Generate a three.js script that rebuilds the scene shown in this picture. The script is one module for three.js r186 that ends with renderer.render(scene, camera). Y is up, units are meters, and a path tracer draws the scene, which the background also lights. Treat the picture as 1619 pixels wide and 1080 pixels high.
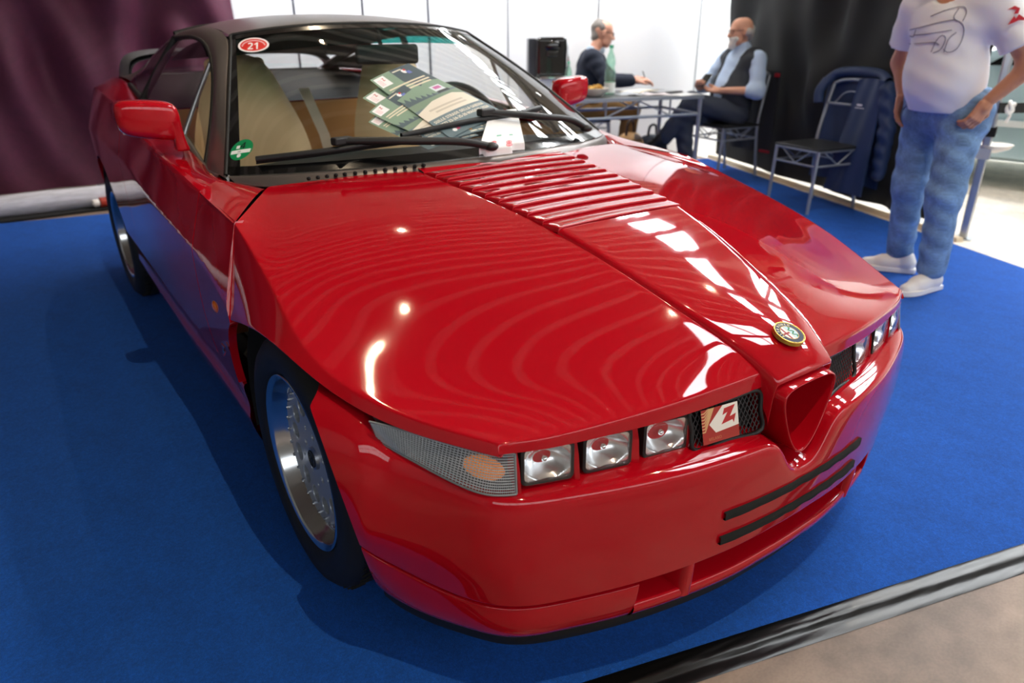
import * as THREE from 'three';
import { mergeGeometries, mergeVertices, toCreasedNormals } from 'three/addons/utils/BufferGeometryUtils.js';
import { RoundedBoxGeometry } from 'three/addons/geometries/RoundedBoxGeometry.js';
import { RectAreaLightUniformsLib } from 'three/addons/lights/RectAreaLightUniformsLib.js';

RectAreaLightUniformsLib.init();
const renderer = new THREE.WebGLRenderer({ antialias: true });
renderer.toneMapping = THREE.LinearToneMapping;
renderer.toneMappingExposure = 1.0;
renderer.shadowMap.enabled = true;
const scene = new THREE.Scene();
scene.background = new THREE.Color(0x0b0c0e);

// ---------- camera (24 mm class lens held at chest height, tilted down) ----------
const camera = new THREE.PerspectiveCamera(50.98, 1619 / 1080, 0.05, 80);
camera.position.set(-1.2367, 1.2576, 1.4614);
camera.up.set(Math.sin(0.0059) * 0.815, 1, 0.0034);
camera.lookAt(-1.2367 + 0.53001, 1.2576 - 0.402551, 1.4614 - 0.746352);
camera.focus = 1.55;
camera.userData.fStop = 3.2;
camera.updateMatrixWorld(true);

// ---------- large lights: daylight through the roof glazing of the hall ----------
const SKYLIGHTS = [
  // [cx, cz, wx, wz, radiance]: roof strips, the last one added
  [7.65, -5.6, 0.95, 12.4, 55],
  [4.3, 0.8, 1.9, 2.2, 18],
  [11.6, -2.5, 2.6, 11.0, 34],  // added strip, unseen, brightens the floor beyond the black drape
];
const ADDED_CLERESTORY = { z: 8.0, x0: -12, x1: 11, y0: 2.9, y1: 5.7, radiance: 3.2 };   // added clerestory behind the camera, unseen, put in to light the partition
const HIGH_BAYS = [[1.55, -5.0, 10], [-0.2, -1.95, 2.5], [2.9, -0.3, 10], [5.6, -1.7, 10], [5.4, -8.8, 10], [-0.62, 2.05, 30]];   // [x, z, candela], warm pendant lamps
const ROOF_Y = 6.6;

// ---------- helpers ----------
const V = (x, y, z) => new THREE.Vector3(x, y, z);
const lerp = (a, b, t) => a + (b - a) * t;
const mix3 = (a, b, t) => [lerp(a[0], b[0], t), lerp(a[1], b[1], t), lerp(a[2], b[2], t)];
function rng(seed) { let s = seed >>> 0; return () => { s = (s + 0x6d2b79f5) | 0; let t = Math.imul(s ^ (s >>> 15), 1 | s); t = (t + Math.imul(t ^ (t >>> 7), 61 | t)) ^ t; return ((t ^ (t >>> 14)) >>> 0) / 4294967296; }; }
const taken = new Map();
function numbered(name) { const n = taken.get(name) || 0; taken.set(name, n + 1); return n ? name + '_' + String(n).padStart(3, '0') : name; }
function mesh(name, geo, mat, parent = scene) {
  const m = new THREE.Mesh(Array.isArray(geo) ? merge(geo) : geo, mat); m.name = parent === scene ? numbered(name) : name; m.castShadow = m.receiveShadow = true; parent.add(m); return m;
}
function merge(gs) {
  const list = gs.map((g) => { const n = g.index ? g.toNonIndexed() : g.clone(); for (const k of Object.keys(n.attributes)) if (!['position', 'normal', 'uv'].includes(k)) n.deleteAttribute(k); if (!n.attributes.normal) n.computeVertexNormals(); if (!n.attributes.uv) n.setAttribute('uv', new THREE.BufferAttribute(new Float32Array(n.attributes.position.count * 2), 2)); return n; });
  return list.length === 1 ? list[0] : mergeGeometries(list);
}
function thing(name, label, category, pos = [0, 0, 0], turn = 0, group) {
  const o = new THREE.Group(); o.name = numbered(name); scene.add(o); o.position.set(...pos); o.rotation.y = turn; o.userData = { label, category }; if (group) o.userData.group = group; return o;
}
function tag(o, label, category, group) { o.userData.label = label; o.userData.category = category; if (group) o.userData.group = group; return o; }
function struct(name, geo, mat) { const m = mesh(name, geo, mat); m.userData.kind = 'structure'; return m; }
function box(w, h, d, x = 0, y = 0, z = 0, r = 0) { const g = r ? new RoundedBoxGeometry(w, h, d, 2, r) : new THREE.BoxGeometry(w, h, d); g.translate(x, y, z); return g; }
function rodGeo(a, b, r, seg = 10, r2 = r) { const A = V(...a), B = V(...b), g = new THREE.CylinderGeometry(r2, r, A.distanceTo(B), seg); g.applyQuaternion(new THREE.Quaternion().setFromUnitVectors(V(0, 1, 0), B.clone().sub(A).normalize())); g.translate((a[0] + b[0]) / 2, (a[1] + b[1]) / 2, (a[2] + b[2]) / 2); return g; }
function tube(pts, r, seg = 24, rad = 8, closed = false) { return new THREE.TubeGeometry(new THREE.CatmullRomCurve3(pts.map((p) => V(...p)), closed, 'centripetal'), seg, r, rad, closed); }
// clamped uniform cubic B-spline through a control row, k samples a span
function bsp(P, k) {
  const n = P.length - 1, d = P[0].length, out = [], get = (i) => i < 0 ? P[0].map((v, j) => 2 * v - P[1][j]) : i > n ? P[n].map((v, j) => 2 * v - P[n - 1][j]) : P[i];
  for (let i = 0; i < n; i++) for (let s = 0; s < k || (i === n - 1 && s === k); s++) {
    const t = s / k, a = get(i - 1), b = get(i), c = get(i + 1), e = get(i + 2), w0 = (1 - t) ** 3 / 6, w1 = (3 * t ** 3 - 6 * t * t + 4) / 6, w2 = (-3 * t ** 3 + 3 * t * t + 3 * t + 1) / 6, w3 = t ** 3 / 6, p = [];
    for (let j = 0; j < d; j++) p.push(a[j] * w0 + b[j] * w1 + c[j] * w2 + e[j] * w3); out.push(p);
  }
  return out;
}
function gridGeo(G, uvScale = 1) {   // G[row][col] = [x, y, z]
  const R = G.length, C = G[0].length, pos = [], uv = [], idx = [];
  for (let i = 0; i < R; i++) { let l = 0; for (let j = 0; j < C; j++) { const p = G[i][j]; pos.push(...p); if (j) l += Math.hypot(p[0] - G[i][j - 1][0], p[1] - G[i][j - 1][1], p[2] - G[i][j - 1][2]); const q = G[0][j]; uv.push(l * uvScale, Math.hypot(p[0] - q[0], p[1] - q[1], p[2] - q[2]) * uvScale); } }
  for (let i = 0; i < R - 1; i++) for (let j = 0; j < C - 1; j++) { const a = i * C + j, b = a + 1, c = a + C, d = c + 1; idx.push(a, c, b, b, c, d); }
  const g = new THREE.BufferGeometry(); g.setAttribute('position', new THREE.Float32BufferAttribute(pos, 3)); g.setAttribute('uv', new THREE.Float32BufferAttribute(uv, 2)); g.setIndex(idx); g.computeVertexNormals(); return g;
}
function sgrid(rows, ku, kv) { const a = rows.map((r) => bsp(r, ku)), C = a[0].length, cols = []; for (let j = 0; j < C; j++) cols.push(bsp(a.map((r) => r[j]), kv)); return cols[0].map((_, i) => cols.map((c) => c[i])); }
const surf = (rows, ku = 5, kv = 5) => gridGeo(sgrid(rows, ku, kv));
const fullRow = (r) => [...r.slice(r[0][0] === 0 ? 1 : 0).reverse().map((p) => [-p[0], p[1], p[2]]), ...r];
function mirrored(g) { const m = g.clone(); m.scale(-1, 1, 1); if (m.index) { const a = m.index.array; for (let i = 0; i < a.length; i += 3) { const t = a[i]; a[i] = a[i + 1]; a[i + 1] = t; } } m.computeVertexNormals(); return m; }
const both = (g) => [g, mirrored(g)];
const doubleAt = (arr, ...is) => arr.flatMap((p, i) => is.includes(i) ? [p, p] : [p]);

// ---------- textures ----------
function canvasTex(w, h, draw, repeat) {
  const c = document.createElement('canvas'); c.width = w; c.height = h; draw(c.getContext('2d'), w, h);
  const t = new THREE.CanvasTexture(c); t.colorSpace = THREE.SRGBColorSpace; t.wrapS = t.wrapT = THREE.RepeatWrapping; if (repeat) t.repeat.set(...repeat); return t;
}
function noiseTex(n, fn, { srgb = true, repeat = [1, 1], seed = 1 } = {}) {
  const r = rng(seed), data = new Uint8Array(n * n * 4);
  const lat = (m) => { const a = Float32Array.from({ length: m * m }, () => r()); return (u, v) => { const x = u * m, y = v * m, i = Math.floor(x), j = Math.floor(y), f = x - i, g = y - j, s = f * f * (3 - 2 * f), t = g * g * (3 - 2 * g), A = (p, q) => a[((q % m) + m) % m * m + ((p % m) + m) % m]; return lerp(lerp(A(i, j), A(i + 1, j), s), lerp(A(i, j + 1), A(i + 1, j + 1), s), t); }; };
  const L = [4, 8, 16, 32, 64, 128].map(lat);
  for (let y = 0; y < n; y++) for (let x = 0; x < n; x++) { const u = x / n, v = y / n, c = fn(L.map((f) => f(u, v)), r(), u, v), k = (y * n + x) * 4; data[k] = c[0]; data[k + 1] = c[1]; data[k + 2] = c[2]; data[k + 3] = 255; }
  const t = new THREE.DataTexture(data, n, n); t.magFilter = THREE.LinearFilter; t.wrapS = t.wrapT = THREE.RepeatWrapping; t.repeat.set(...repeat); if (srgb) t.colorSpace = THREE.SRGBColorSpace; t.needsUpdate = true; return t;
}
const clamp8 = (v) => Math.max(0, Math.min(255, v));
const grey = (v) => [clamp8(v), clamp8(v), clamp8(v)];
function tinted(base, amount, seed, n = 256, weights = [0, .2, .2, .2, .2, .2], grain = 0.2) { return noiseTex(n, (L, r) => { let s = 0; L.forEach((l, i) => { s += (l - 0.5) * weights[i]; }); s += (r - 0.5) * grain; const k = 1 + s * amount; return base.map((b) => clamp8(b * k)); }, { seed }); }

// ---------- materials ----------
const std = (color, roughness = 0.6, metalness = 0, extra = {}) => new THREE.MeshStandardMaterial({ color, roughness, metalness, side: THREE.DoubleSide, ...extra });
const phys = (o) => new THREE.MeshPhysicalMaterial({ side: THREE.DoubleSide, ...o });
const M = {
  red: phys({ color: 0xb4081a, roughness: 0.06, specularIntensity: 0.12, clearcoat: 1, clearcoatRoughness: 0.015, ior: 1.5 }),
  roofGrey: phys({ color: 0x6b635f, roughness: 0.36, metalness: 0.45, clearcoat: 0.25, clearcoatRoughness: 0.25 }),
  trimGrey: std(0x3a3a3d, 0.4, 0.3),
  blackPlastic: std(0x17181a, 0.5),
  blackMatte: std(0x0b0b0c, 0.85),
  blackGloss: phys({ color: 0x0a0b0c, roughness: 0.15, clearcoat: 1 }),
  rubber: std(0x111112, 0.62),
  chrome: std(0xe6e8ea, 0.08, 1),
  alu: std(0xd2d5d8, 0.16, 1),
  aluSatin: std(0xb9bdc1, 0.34, 1),
  gold: std(0xd8b25a, 0.25, 1),
  glass: phys({ color: 0xfbfdfb, roughness: 0, transmission: 1, thickness: 0, ior: 1.5 }),
  glassTint: phys({ color: 0x1b9c94, roughness: 0, transmission: 1, thickness: 0, ior: 1.5 }),
  clearGlass: phys({ color: 0xffffff, roughness: 0.02, transmission: 1, thickness: 0, ior: 1.5 }),
  seat: phys({ color: 0xecca98, roughness: 0.6, sheen: 0.2 }),
  seatDark: std(0xb58a55, 0.65),
  tanWood: std(0xcc9150, 0.7),
};
// =====================================================================
// THE HALL: concrete floor, walls, ribbed roof with glazed strips
// =====================================================================
{
  const floorTex = tinted([132, 114, 101], 0.5, 5, 1024, [0.5, 0.5, 0.4, 0.35, 0.3, 0.25], 0.16);
  floorTex.repeat.set(6, 6);
  const fm = std(0xffffff, 0.55, 0, { map: floorTex });
  struct('floor', box(30, 0.2, 21.5, 1, -0.107, -2.6), fm);
  const wm = std(0xcfcfcb, 0.8);
  struct('wall_back', box(30, ROOF_Y, 0.2, 1, ROOF_Y / 2, -13.1), wm);
  { const { z, x0, x1, y0, y1 } = ADDED_CLERESTORY; struct('wall_front', [box(30, y0, 0.2, 1, y0 / 2, z + 0.1), box(30, ROOF_Y - y1, 0.2, 1, (ROOF_Y + y1) / 2, z + 0.1), box(x0 + 14, y1 - y0, 0.2, (x0 - 14) / 2, (y0 + y1) / 2, z + 0.1), box(16 - x1, y1 - y0, 0.2, (x1 + 16) / 2, (y0 + y1) / 2, z + 0.1)], wm); }
  struct('wall_left', box(0.2, ROOF_Y, 21.5, -14.1, ROOF_Y / 2, -2.6), wm);
  struct('wall_right', box(0.2, ROOF_Y, 21.5, 16.1, ROOF_Y / 2, -2.6), wm);
  // roof deck of dark boards with pale ribs along x, cut round the glazed strips
  const deck = std(0x5e544c, 0.6), ribM = std(0xb9b1a6, 0.5);
  const xs = [-14, 16], holes = SKYLIGHTS.map(([cx, cz, wx, wz]) => [cx - wx / 2, cx + wx / 2, cz - wz / 2, cz + wz / 2]);
  const gs = [], rs = [];
  const period = 0.4;
  for (let z = -13.2; z < 8.2; z += period) {
    let segs = [[xs[0], xs[1]]];
    for (const [a, b, c, d] of holes) if (z + period > c && z < d) segs = segs.flatMap(([p, q]) => b <= p || a >= q ? [[p, q]] : [[p, Math.max(p, a)], [Math.min(q, b), q]].filter(([m, n]) => n - m > 0.01));
    for (const [p, q] of segs) { gs.push(box(q - p, 0.08, period, (p + q) / 2, ROOF_Y + 0.1, z + period / 2)); rs.push(box(q - p, 0.06, 0.09, (p + q) / 2, ROOF_Y + 0.03, z + period / 2)); }
  }
  struct('ceiling', gs, deck); struct('ceiling_ribs', rs, ribM);
  // steel trusses under the deck
  const steel = std(0x8b8681, 0.55, 0.2);
  for (const z of [-9.4, -6.3, 3.1, 6.4]) {
    const t = [];
    t.push(box(30, 0.14, 0.12, 1, ROOF_Y - 0.12, z), box(30, 0.1, 0.1, 1, ROOF_Y - 0.85, z));
    for (let x = -13.5; x < 15.5; x += 1.5) { t.push(rodGeo([x, ROOF_Y - 0.85, z], [x + 0.75, ROOF_Y - 0.15, z], 0.03, 6), rodGeo([x + 0.75, ROOF_Y - 0.15, z], [x + 1.5, ROOF_Y - 0.85, z], 0.03, 6)); }
    const m = struct('trim_1', t, steel); m.name = numbered('roof_truss');
  }
  // glazed strips: a frosted pane per bay in a dark frame
  const bar = std(0x55524f, 0.5, 0.3);
  SKYLIGHTS.forEach(([cx, cz, wx, wz, rad], n) => {
    const g = new THREE.Group(); g.name = 'window_' + (n + 1); g.userData.kind = 'structure'; scene.add(g); g.position.set(cx, ROOF_Y + 0.1, cz);
    const along = wz >= wx, L = along ? wz : wx, Wd = along ? wx : wz, nb = Math.max(2, Math.round(L / 0.95));
    const paneMat = std(0x202224, 0.6, 0, { emissive: new THREE.Color(0.93, 0.97, 1.0), emissiveIntensity: rad * 0.8 });
    const pw = L / nb - 0.26, ph = Wd / 2 - 0.1, pane = along ? box(ph, 0.03, pw) : box(pw, 0.03, ph);
    for (let i = 0; i < nb; i++) for (const s of [-1, 1]) { const m = mesh('pane', pane, paneMat, g); const a = -L / 2 + (i + 0.5) * L / nb, b = s * Wd / 4; m.position.set(along ? b : a, 0.03, along ? a : b); }
    const fb = []; const put = (len, off, isAlong) => { const dirZ = along === isAlong; fb.push(dirZ ? box(isAlong ? 0.08 : 0.24, 0.16, len, off[0], 0, off[1]) : box(len, 0.16, isAlong ? 0.08 : 0.24, off[0], 0, off[1])); };
    for (const s of [-1, 0, 1]) put(L, along ? [s * (Wd / 2 - 0.04), 0] : [0, s * (Wd / 2 - 0.04)], true);
    for (let i = 0; i <= nb; i++) { const a = -L / 2 + i * L / nb; put(Wd, along ? [0, a] : [a, 0], false); }
    mesh('window_frame', fb, bar, g);
    for (let i = 0; i < nb; i++) { const a = -L / 2 + (i + 0.5) * L / nb, rl = new THREE.RectAreaLight(new THREE.Color(0.93, 0.97, 1.0), rad * 0.2, along ? Wd - 0.14 : pw, along ? pw : Wd - 0.14); rl.name = 'skylight_light'; rl.position.set(cx + (along ? 0 : a), ROOF_Y + 0.015, cz + (along ? a : 0)); rl.lookAt(rl.position.x, 0, rl.position.z); rl.castShadow = true; scene.add(rl); }
  });
}
// added clerestory behind the camera, and the warm pendant lamps
{
  const { z, x0, x1, y0, y1, radiance } = ADDED_CLERESTORY, g = new THREE.Group(); g.name = 'window_4'; g.userData.kind = 'structure'; scene.add(g); g.position.set((x0 + x1) / 2, (y0 + y1) / 2, z + 0.1);
  const nb = 15, W = x1 - x0, H = y1 - y0, pm = std(0x202224, 0.6, 0, { emissive: new THREE.Color(0.95, 0.98, 1), emissiveIntensity: radiance * 0.7 }), pane = box(W / nb - 0.14, H / 2 - 0.12, 0.03), fb = [];
  for (let i = 0; i < nb; i++) for (const s of [-1, 1]) { const m = mesh('pane', pane, pm, g); m.position.set(-W / 2 + (i + 0.5) * W / nb, s * H / 4, 0.02); }
  for (let i = 0; i <= nb; i++) fb.push(box(0.1, H, 0.14, -W / 2 + i * W / nb, 0, 0)); for (const s of [-1, 0, 1]) fb.push(box(W, 0.1, 0.14, 0, s * (H / 2 - 0.05), 0));
  mesh('window_frame', fb, std(0x55524f, 0.5, 0.3), g);
  const rl = new THREE.RectAreaLight(new THREE.Color(0.95, 0.98, 1), radiance * 0.3, W, H); rl.name = 'clerestory_fill'; rl.position.set((x0 + x1) / 2, (y0 + y1) / 2, z - 0.1); rl.lookAt((x0 + x1) / 2, (y0 + y1) / 2, 0); rl.castShadow = true; scene.add(rl);
  const spots = ['above the rear partition', 'above the roof of the red coupe', 'above the standing man', 'above the black drape', 'far behind the partition', 'in front of the red coupe'];
  HIGH_BAYS.forEach(([x, z2, cd], i) => {
    const l = thing('pendant_lamp', 'warm pendant hall lamp hanging ' + spots[i], 'lamp', [x, 5.75, z2], 0, 'pendant hall lamps');
    mesh('reflector', new THREE.LatheGeometry([[0.03, 0.3], [0.04, 0.26], [0.06, 0.16], [0.085, 0.02], [0.09, 0.0], [0.08, 0.02], [0.05, 0.16]].map(([a, b]) => new THREE.Vector2(a, b)), 32), std(0x8d8f92, 0.35, 0.7), l);
    mesh('lamp_glass', new THREE.CylinderGeometry(0.036, 0.036, 0.01, 32).translate(0, 0.025, 0), std(0x332a20, 0.5, 0, { emissive: new THREE.Color(1, 0.72, 0.42), emissiveIntensity: 45 }), l);
    mesh('suspension', rodGeo([0, 0.3, 0], [0, 0.86, 0], 0.012, 8), std(0x777777, 0.5, 0.5), l);
    const sp = new THREE.SpotLight(new THREE.Color(1, 0.8, 0.56), cd, 0, 1.25, 0.5); sp.position.set(0, -0.02, 0); sp.target.position.set(0, -5, 0); l.add(sp, sp.target); sp.castShadow = true; sp.shadow.radius = 0.6;
  });
}
// concrete apron right of the stand, sunlight painted into its paler colour
{
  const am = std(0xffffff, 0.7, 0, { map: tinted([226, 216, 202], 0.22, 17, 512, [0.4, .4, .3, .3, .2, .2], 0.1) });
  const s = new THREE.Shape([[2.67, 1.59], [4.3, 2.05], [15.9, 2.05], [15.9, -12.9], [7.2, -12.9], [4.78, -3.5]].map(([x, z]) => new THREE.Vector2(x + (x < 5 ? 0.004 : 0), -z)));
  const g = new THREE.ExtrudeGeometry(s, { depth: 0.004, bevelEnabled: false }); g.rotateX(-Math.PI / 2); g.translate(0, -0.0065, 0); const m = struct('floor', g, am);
}
// ---------- the carpet and its tape ----------
{
  const cm = std(0xffffff, 0.95, 0, { map: tinted([2, 80, 172], 0.3, 9, 512, [0.1, 0.12, 0.15, 0.2, 0.3, 0.5], 0.9) });
  cm.map.repeat.set(2.2, 2.2);
  cm.bumpMap = noiseTex(256, (L, r) => grey(128 + (L[5] - 0.5) * 120 + (r - 0.5) * 120), { srgb: false, seed: 12, repeat: [6, 6] }); cm.bumpScale = 0.0015;
  const C = { fr: [2.67, 1.59], fl: [-4.2, -0.35], br: [4.78, -3.5], bl: [-3.0, -5.05] };
  const s = new THREE.Shape([C.fl, C.fr, C.br, C.bl].map(([x, z]) => new THREE.Vector2(x, -z)));
  const g = new THREE.ExtrudeGeometry(s, { depth: 0.006, bevelEnabled: false }); g.rotateX(-Math.PI / 2); g.translate(0, -0.0065, 0);
  const c = mesh('carpet', g, cm); tag(c, 'blue felt exhibition carpet laid under the red coupe', 'carpet');
  // black gaffer tape along the front edge, slightly wrinkled
  const rows = [], a = C.fl, b = C.fr, n = 240, dx = b[0] - a[0], dz = b[1] - a[1], len = Math.hypot(dx, dz), ux = dx / len, uz = dz / len, r = rng(4);
  const ws = Array.from({ length: 13 }, () => 0);
  for (let i = 0; i <= n; i++) { const t = i / n, row = []; for (let j = 0; j < 13; j++) { ws[j] = ws[j] * 0.72 + (r() - 0.5) * 0.0022; const o = -0.035 + 0.077 * j / 12, edge = j === 0 || j === 12; const base = o < 0 ? 0.0015 : 0.0015 - 0.0065 * Math.min(1, o / 0.012); row.push([a[0] + dx * t - uz * o, edge ? base - 0.001 : base + Math.abs(ws[j]) * 0.9, a[1] + dz * t + ux * o]); } rows.push(row); }
  const tp = mesh('tape_strip', gridGeo(rows), std(0x0d0d0e, 0.28)); tag(tp, 'black gaffer tape along the front edge of the blue carpet', 'tape');
}
// =====================================================================
// THE CAR (front axle at the origin, nose towards +z, its right side at -x)
// =====================================================================
const car = thing('sports_car', 'glossy red wedge coupe with grey roof and six square headlamps', 'car');
const AX = { front: 0, rear: -2.51 };
const carPart = (name, geo, mat = M.red, parent = car) => mesh(name, geo, mat, parent);

// ---------- bonnet: clamshell with central tapering panel ----------
const Kl = [[0.257, 0.888, -0.36], [0.238, 0.868, -0.12], [0.213, 0.84, 0.10], [0.188, 0.797, 0.31], [0.154, 0.735, 0.49], [0.122, 0.68, 0.64], [0.109, 0.655, 0.682], [0.1, 0.632, 0.712]];
const El = [[0.80, 0.828, -0.298], [0.806, 0.793, -0.165], [0.818, 0.75, 0.0], [0.832, 0.705, 0.14], [0.828, 0.665, 0.265], [0.778, 0.632, 0.40], [0.712, 0.617, 0.508], [0.652, 0.609, 0.597]];
const Al = [[0.864, 0.618, -0.228], [0.868, 0.652, -0.1], [0.868, 0.674, 0.02], [0.863, 0.678, 0.15], [0.84, 0.646, 0.28], [0.784, 0.607, 0.408], [0.717, 0.594, 0.514], [0.657, 0.588, 0.604]];
{
  const S = [
    [[0.40, 0.882, -0.425], [0.53, 0.872, -0.47], [0.64, 0.861, -0.525]],
    [[0.40, 0.861, -0.15], [0.56, 0.845, -0.18], [0.69, 0.823, -0.19]],
    [[0.39, 0.826, 0.07], [0.56, 0.804, 0.04], [0.70, 0.779, 0.01]],
    [[0.37, 0.776, 0.27], [0.54, 0.748, 0.22], [0.69, 0.724, 0.17]],
    [[0.34, 0.716, 0.455], [0.51, 0.693, 0.40], [0.665, 0.675, 0.33]],
    [[0.315, 0.662, 0.60], [0.485, 0.646, 0.545], [0.635, 0.636, 0.47]],
    [[0.307, 0.641, 0.652], [0.472, 0.629, 0.606], [0.607, 0.622, 0.553]],
    [[0.30, 0.622, 0.695], [0.46, 0.614, 0.66], [0.575, 0.611, 0.632]],
  ];
  const rows = Kl.map((k, i) => {
    const kin = [k[0] - 0.004, k[1] - 0.014, k[2]], ko = [k[0] + 0.006, k[1] - 0.004, k[2]], e = El[i], a = Al[i];
    const near = (p, q, d) => mix3(p, q, Math.min(0.4, d / Math.hypot(q[0] - p[0], q[1] - p[1], q[2] - p[2])));
    const r = [kin, ko, ko, ...S[i], ...(i === 0 ? [S[i][2]] : [mix3(S[i][2], e, 0.5)]), near(e, S[i][2], 0.009), e, near(e, a, 0.008), mix3(e, a, 0.55), a, a, [a[0] - 0.012, a[1] - 0.012, a[2] - 0.006], [a[0] - 0.06, a[1] + 0.0, a[2] - 0.02]];
    return r;
  });
  // front lip: doubled front edge, lip face, return
  const f = rows[7], lip = f.map((p, j) => j < 11 ? mix3([p[0] + 0.002, 0.589 + (j < 3 ? 0.008 : 0), p[2] + 0.004], f[11], Math.max(0, (j - 7) / 4)) : f[11]), ret = f.map((p, j) => j > 10 ? [f[11][0] - 0.05, 0.594, f[11][2] - 0.06] : [p[0] - (j > 6 ? 0.03 : 0), 0.592, p[2] - 0.06]);
  const grid = [rows[0], rows[1], rows[2], rows[3], rows[4], rows[5], rows[6], f.map((p, j) => mix3(p, rows[6][j], 0.16)), f, f.map((p, j) => mix3(p, lip[j], 0.4)), lip, lip, ret];
  const side = surf(grid, 6, 7);
  // centre panel ahead of the louvres
  const cen = [];
  const cz = [[0.205, 0.826, 0.2], [0.188, 0.799, 0.31], [0.154, 0.737, 0.49], [0.122, 0.684, 0.64], [0.101, 0.648, 0.706], [0.092, 0.622, 0.744], [0.090, 0.606, 0.752], [0.08, 0.6, 0.70]];
  const cy = [0.827, 0.8, 0.742, 0.695, 0.668, 0.632, 0.612, 0.604], cb = [0.2, 0.31, 0.495, 0.65, 0.712, 0.752, 0.762, 0.70];
  cz.forEach((k, i) => { cen.push(fullRow([[0, cy[i], cb[i]], [k[0] * 0.5, lerp(k[1], cy[i], 0.72), lerp(k[2], cb[i], 0.7)], [k[0] * 0.88, lerp(k[1], cy[i], 0.2), lerp(k[2], cb[i], 0.25)], [k[0], k[1], k[2]], [k[0] + 0.003, k[1] - 0.016, k[2] - 0.004], [k[0] + 0.003, k[1] - 0.02 - 0.02 * Math.max(0, i - 2), k[2] - 0.008]])); });
  const centre = surf(cen, 6, 7);
  // frame bar behind the louvres and rails beside them
  const bar = surf([fullRow([[0, 0.897, -0.372], [0.13, 0.895, -0.374], [0.257, 0.889, -0.378]]), fullRow([[0, 0.894, -0.338], [0.13, 0.892, -0.34], [0.255, 0.886, -0.342]]), fullRow([[0, 0.872, -0.334], [0.13, 0.87, -0.336], [0.255, 0.865, -0.338]])], 6, 4);
  carPart('bonnet', [...both(side), centre, bar]);
  // dark tray below the slats
  carPart('louvre_tray', surf([fullRow([[0, 0.862, -0.36], [0.255, 0.855, -0.36]]), fullRow([[0, 0.796, 0.215], [0.203, 0.79, 0.215]])], 6, 4), M.blackMatte);
  // ten louvre slats
  const N = 10, z0 = -0.338, z1 = 0.2;
  const kAt = (z) => { const t = (z - z0) / (z1 - z0); return [lerp(0.253, 0.203, t), lerp(0.889, 0.828, t) + 0.006 * Math.sin(Math.PI * t)]; };
  for (let i = 0; i < N; i++) {
    const za = lerp(z0, z1, i / N), zb = lerp(z0, z1, (i + 1) / N), mk = (z, dy, dz) => { const [k, y] = kAt(z); return fullRow([[0, y + dy + 0.002, z + dz - 0.004], [k * 0.5, y + dy + 0.0015, z + dz - 0.003], [k * 0.97, y + dy, z + dz], [k + 0.003, y + dy - 0.002, z + dz], [k + 0.004, y + dy - 0.014, z + dz]]); };
    const rows2 = [mk(za, -0.008, -0.01), mk(za, -0.0045, -0.002), mk(lerp(za, zb, 0.4), -0.0005, 0), mk(zb, 0.003, -0.012), mk(zb, 0.0036, -0.004), mk(zb, 0.0025, -0.0008), mk(zb, -0.001, 0), mk(zb, -0.008, -0.002)];
    carPart('louvre_slat', surf(rows2, 4, 4));
  }
}

// ---------- front bumper ----------
const BL = [[0, .408, .778], [.028, .408, .778], [.058, .432, .779], [.088, .482, .778], [.118, .50, .777], [.20, .50, .770], [.33, .50, .747], [.45, .50, .712], [.545, .50, .676], [.615, .50, .648], [.664, .502, .618], [.694, .507, .575], [.717, .516, .52], [.747, .531, .46], [.782, .546, .408], [.808, .585, .384], [.864, .604, .29]];
const BM = [[0, .36, .782], [.03, .36, .782], [.06, .36, .782], [.09, .36, .781], [.12, .36, .779], [.2, .36, .773], [.33, .36, .75], [.45, .36, .716], [.55, .36, .68], [.628, .36, .652], [.682, .36, .618], [.718, .36, .572], [.75, .362, .52], [.786, .368, .462], [.822, .38, .412], [.838, .39, .398], [.845, .392, .38]];
const BG = [[0, .278, .774], [.03, .278, .774], [.06, .278, .773], [.09, .278, .772], [.12, .277, .771], [.2, .275, .765], [.33, .272, .742], [.45, .268, .708], [.545, .265, .672], [.617, .265, .645], [.668, .266, .609], [.704, .27, .565], [.738, .278, .512], [.772, .292, .456], [.803, .308, .41], [.82, .322, .394], [.832, .332, .374]];
const BB = [[0, .166, .752], [.03, .166, .752], [.06, .166, .751], [.09, .166, .75], [.12, .166, .75], [.2, .166, .743], [.33, .166, .72], [.45, .166, .688], [.54, .166, .655], [.607, .166, .631], [.652, .166, .60], [.686, .167, .556], [.718, .168, .508], [.748, .17, .462], [.772, .172, .41], [.784, .174, .376], [.79, .176, .348]];
const BT = [[0, .425, .715], [.028, .425, .715], [.055, .445, .715], [.085, .49, .715], [.112, .513, .72], [.2, .516, .71], [.33, .516, .688], [.44, .516, .664], [.53, .515, .638], [.6, .513, .618], [.645, .511, .598], [.676, .513, .56], [.703, .522, .512], [.735, .537, .452], [.768, .556, .392], [.785, .609, .37], [.84, .63, .272]];
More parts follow.
